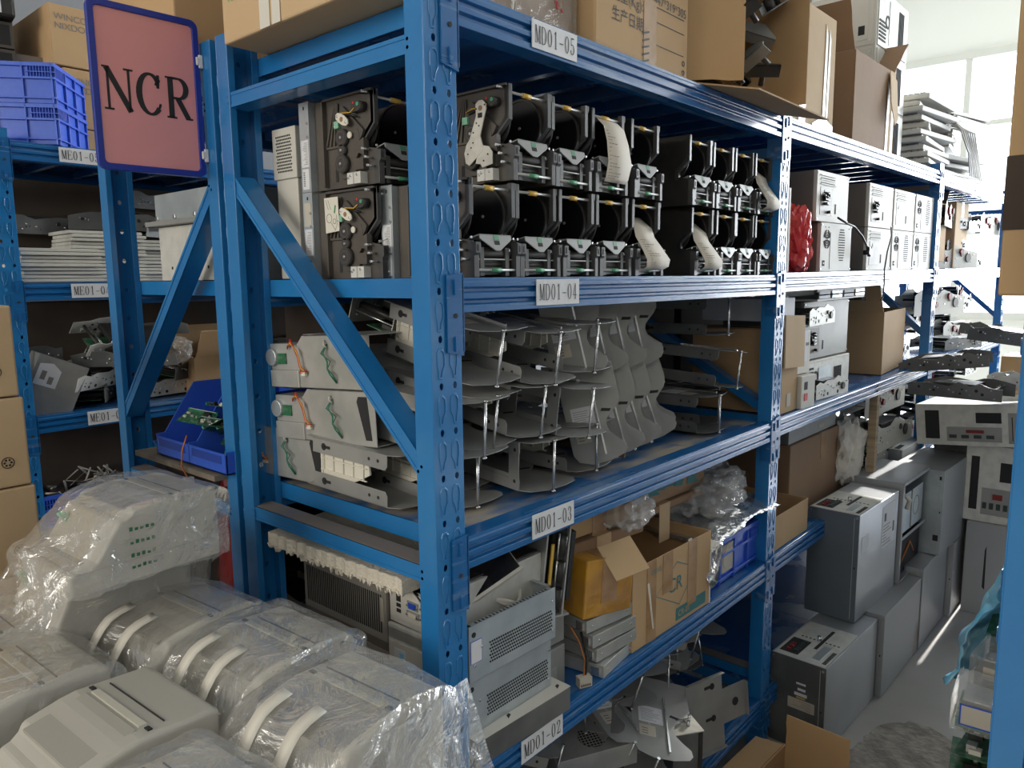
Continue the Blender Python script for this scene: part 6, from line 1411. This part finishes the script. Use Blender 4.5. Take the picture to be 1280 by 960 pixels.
for k, (x, y, z, rz, rx) in enumerate(((.20, .03, .06, 30, 20), (.22, .08, .14, -40, 30), (.30, .05, .01, 60, 0), (.24, .02, .18, 10, 40), (.55, .05, .06, 30, 10), (.70, .05, .10, -30, 10), (.45, .08, .005, 10, 0), (.85, .08, .01, 40, 0), (1.1, .08, .01, 40, 0), (.05, .3, .02, 40, 0), (.3, .3, .02, 40, 0), (.1, .3, .14, 10, 0), (.5, .3, .14, 50, 0), (.8, .2, .14, 50, 0), (1.2, .2, .14, 20, 0))):
    (mdk if k % 3 else mc).put(ME(x, y, L3+z+.002, rz, rx), 'metal mechanism in the jumble on the shelf labelled ME01-03')
b = open_carton(.30, .22, .14, 'cardboard', (30, None, 20, 50), (.12, .1, .12, .14)); b['label'] = 'torn open carton with black cables on the shelf labelled ME01-03'; place(b, ME(.62, .03, L3+.002, 0))
tag(crumple('plastic_bag', 'clear_film', .08, .05, .05, 22, .3), 'clear plastic bag on the shelf labelled ME01-03 behind the brace', 'bag', M=ME(.52, .03, L3+.13))
c4 = crate(.42, .36, .16, ribs=4); c4['label'] = 'blue crate with fine metal scrap under the shelf labelled ME01-03'; place(c4, ME(.04, .0+.01, L2+.002, 0))
for k in range(26):
    r = random.Random(k+400); t = MB('steel_dull' if k % 3 else 'label_dirty'); t.tube([(0, 0, 0), (r.uniform(-.08, .08), r.uniform(-.06, .06), r.uniform(.0, .05))], r.uniform(.0012, .004), 6); tag(t.build('metal_rod'), 'thin metal rod in the scrap inside the low blue crate', 'rod', 'thin rods in the low blue crate', ME(.12+r.uniform(0, .26), .08+r.uniform(0, .22), L2+.13+r.uniform(0, .03)))
mb = MB('gear_black'); r = random.Random(5)
for k in range(60): x, y = r.uniform(.06, .42), r.uniform(.04, .34); mb.cyl((x, y, .07+r.uniform(0, .05)), r.uniform(.01, .03), .02, 'z', 8)
o = mb.build('metal_scrap'); o['kind'] = 'stuff'; tag(o, 'dark metal scrap filling the low blue crate', 'scrap', M=ME(0, 0, L2))
for k in range(8): (mdk, mc)[k % 2].put(ME(.55+.17*k, .10, L2+.003, k*33), 'mechanism on the lower shelf of the row behind')
b = carton(1.7, .20, .36, 'cardboard_shade_print', 'tape_brown'); b['label'] = 'added dark carton standing for shade at the back of the shelf labelled ME01-04'; place(b, ME(.10, .33, L4+.002))  # added cartons, coloured near-black to stand for the shaded shelf backs
b = carton(1.7, .20, .36, 'cardboard_shade_print', 'tape_brown'); b['label'] = 'added dark carton standing for shade at the back of the shelf labelled ME01-03'; place(b, ME(.10, .33, L3+.002))
b = carton(1.7, .20, .36, 'cardboard_shade_print', 'tape_brown'); b['label'] = 'added dark carton standing for shade behind the low blue crate'; place(b, ME(.10, .33, L2+.002))

# added dark cartons that block the bright view through the racks
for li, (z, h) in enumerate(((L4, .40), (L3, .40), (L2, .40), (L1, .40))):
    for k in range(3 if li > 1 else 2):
        b = carton(.42, .30, h, 'cardboard_shade_print', 'tape_brown'); b['label'] = 'added dark carton blocking the view through the rear of the middle rack'; place(b, V((.10 if li > 1 else .50)+.44*k, .90, z+.002, 0))
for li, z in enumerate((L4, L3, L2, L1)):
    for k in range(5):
        b = carton(.40, .30, .40, 'cardboard_shade_print', 'tape_brown'); b['label'] = 'added dark carton blocking the view behind the second and third bay'; place(b, B2(.12+.70*k, .66, z+.002, 0) if 0 else B2(.12+.45*k, .62, z-.002, 0))
# things nothing tells apart share a group
seen = {}
for o in COL.objects:
    if o.parent is None and o.get('label') and o.get('kind') != 'structure': seen.setdefault(o['label'], []).append(o)
for lb, os_ in seen.items():
    if len(os_) > 1:
        for o in os_: o['group'] = lb
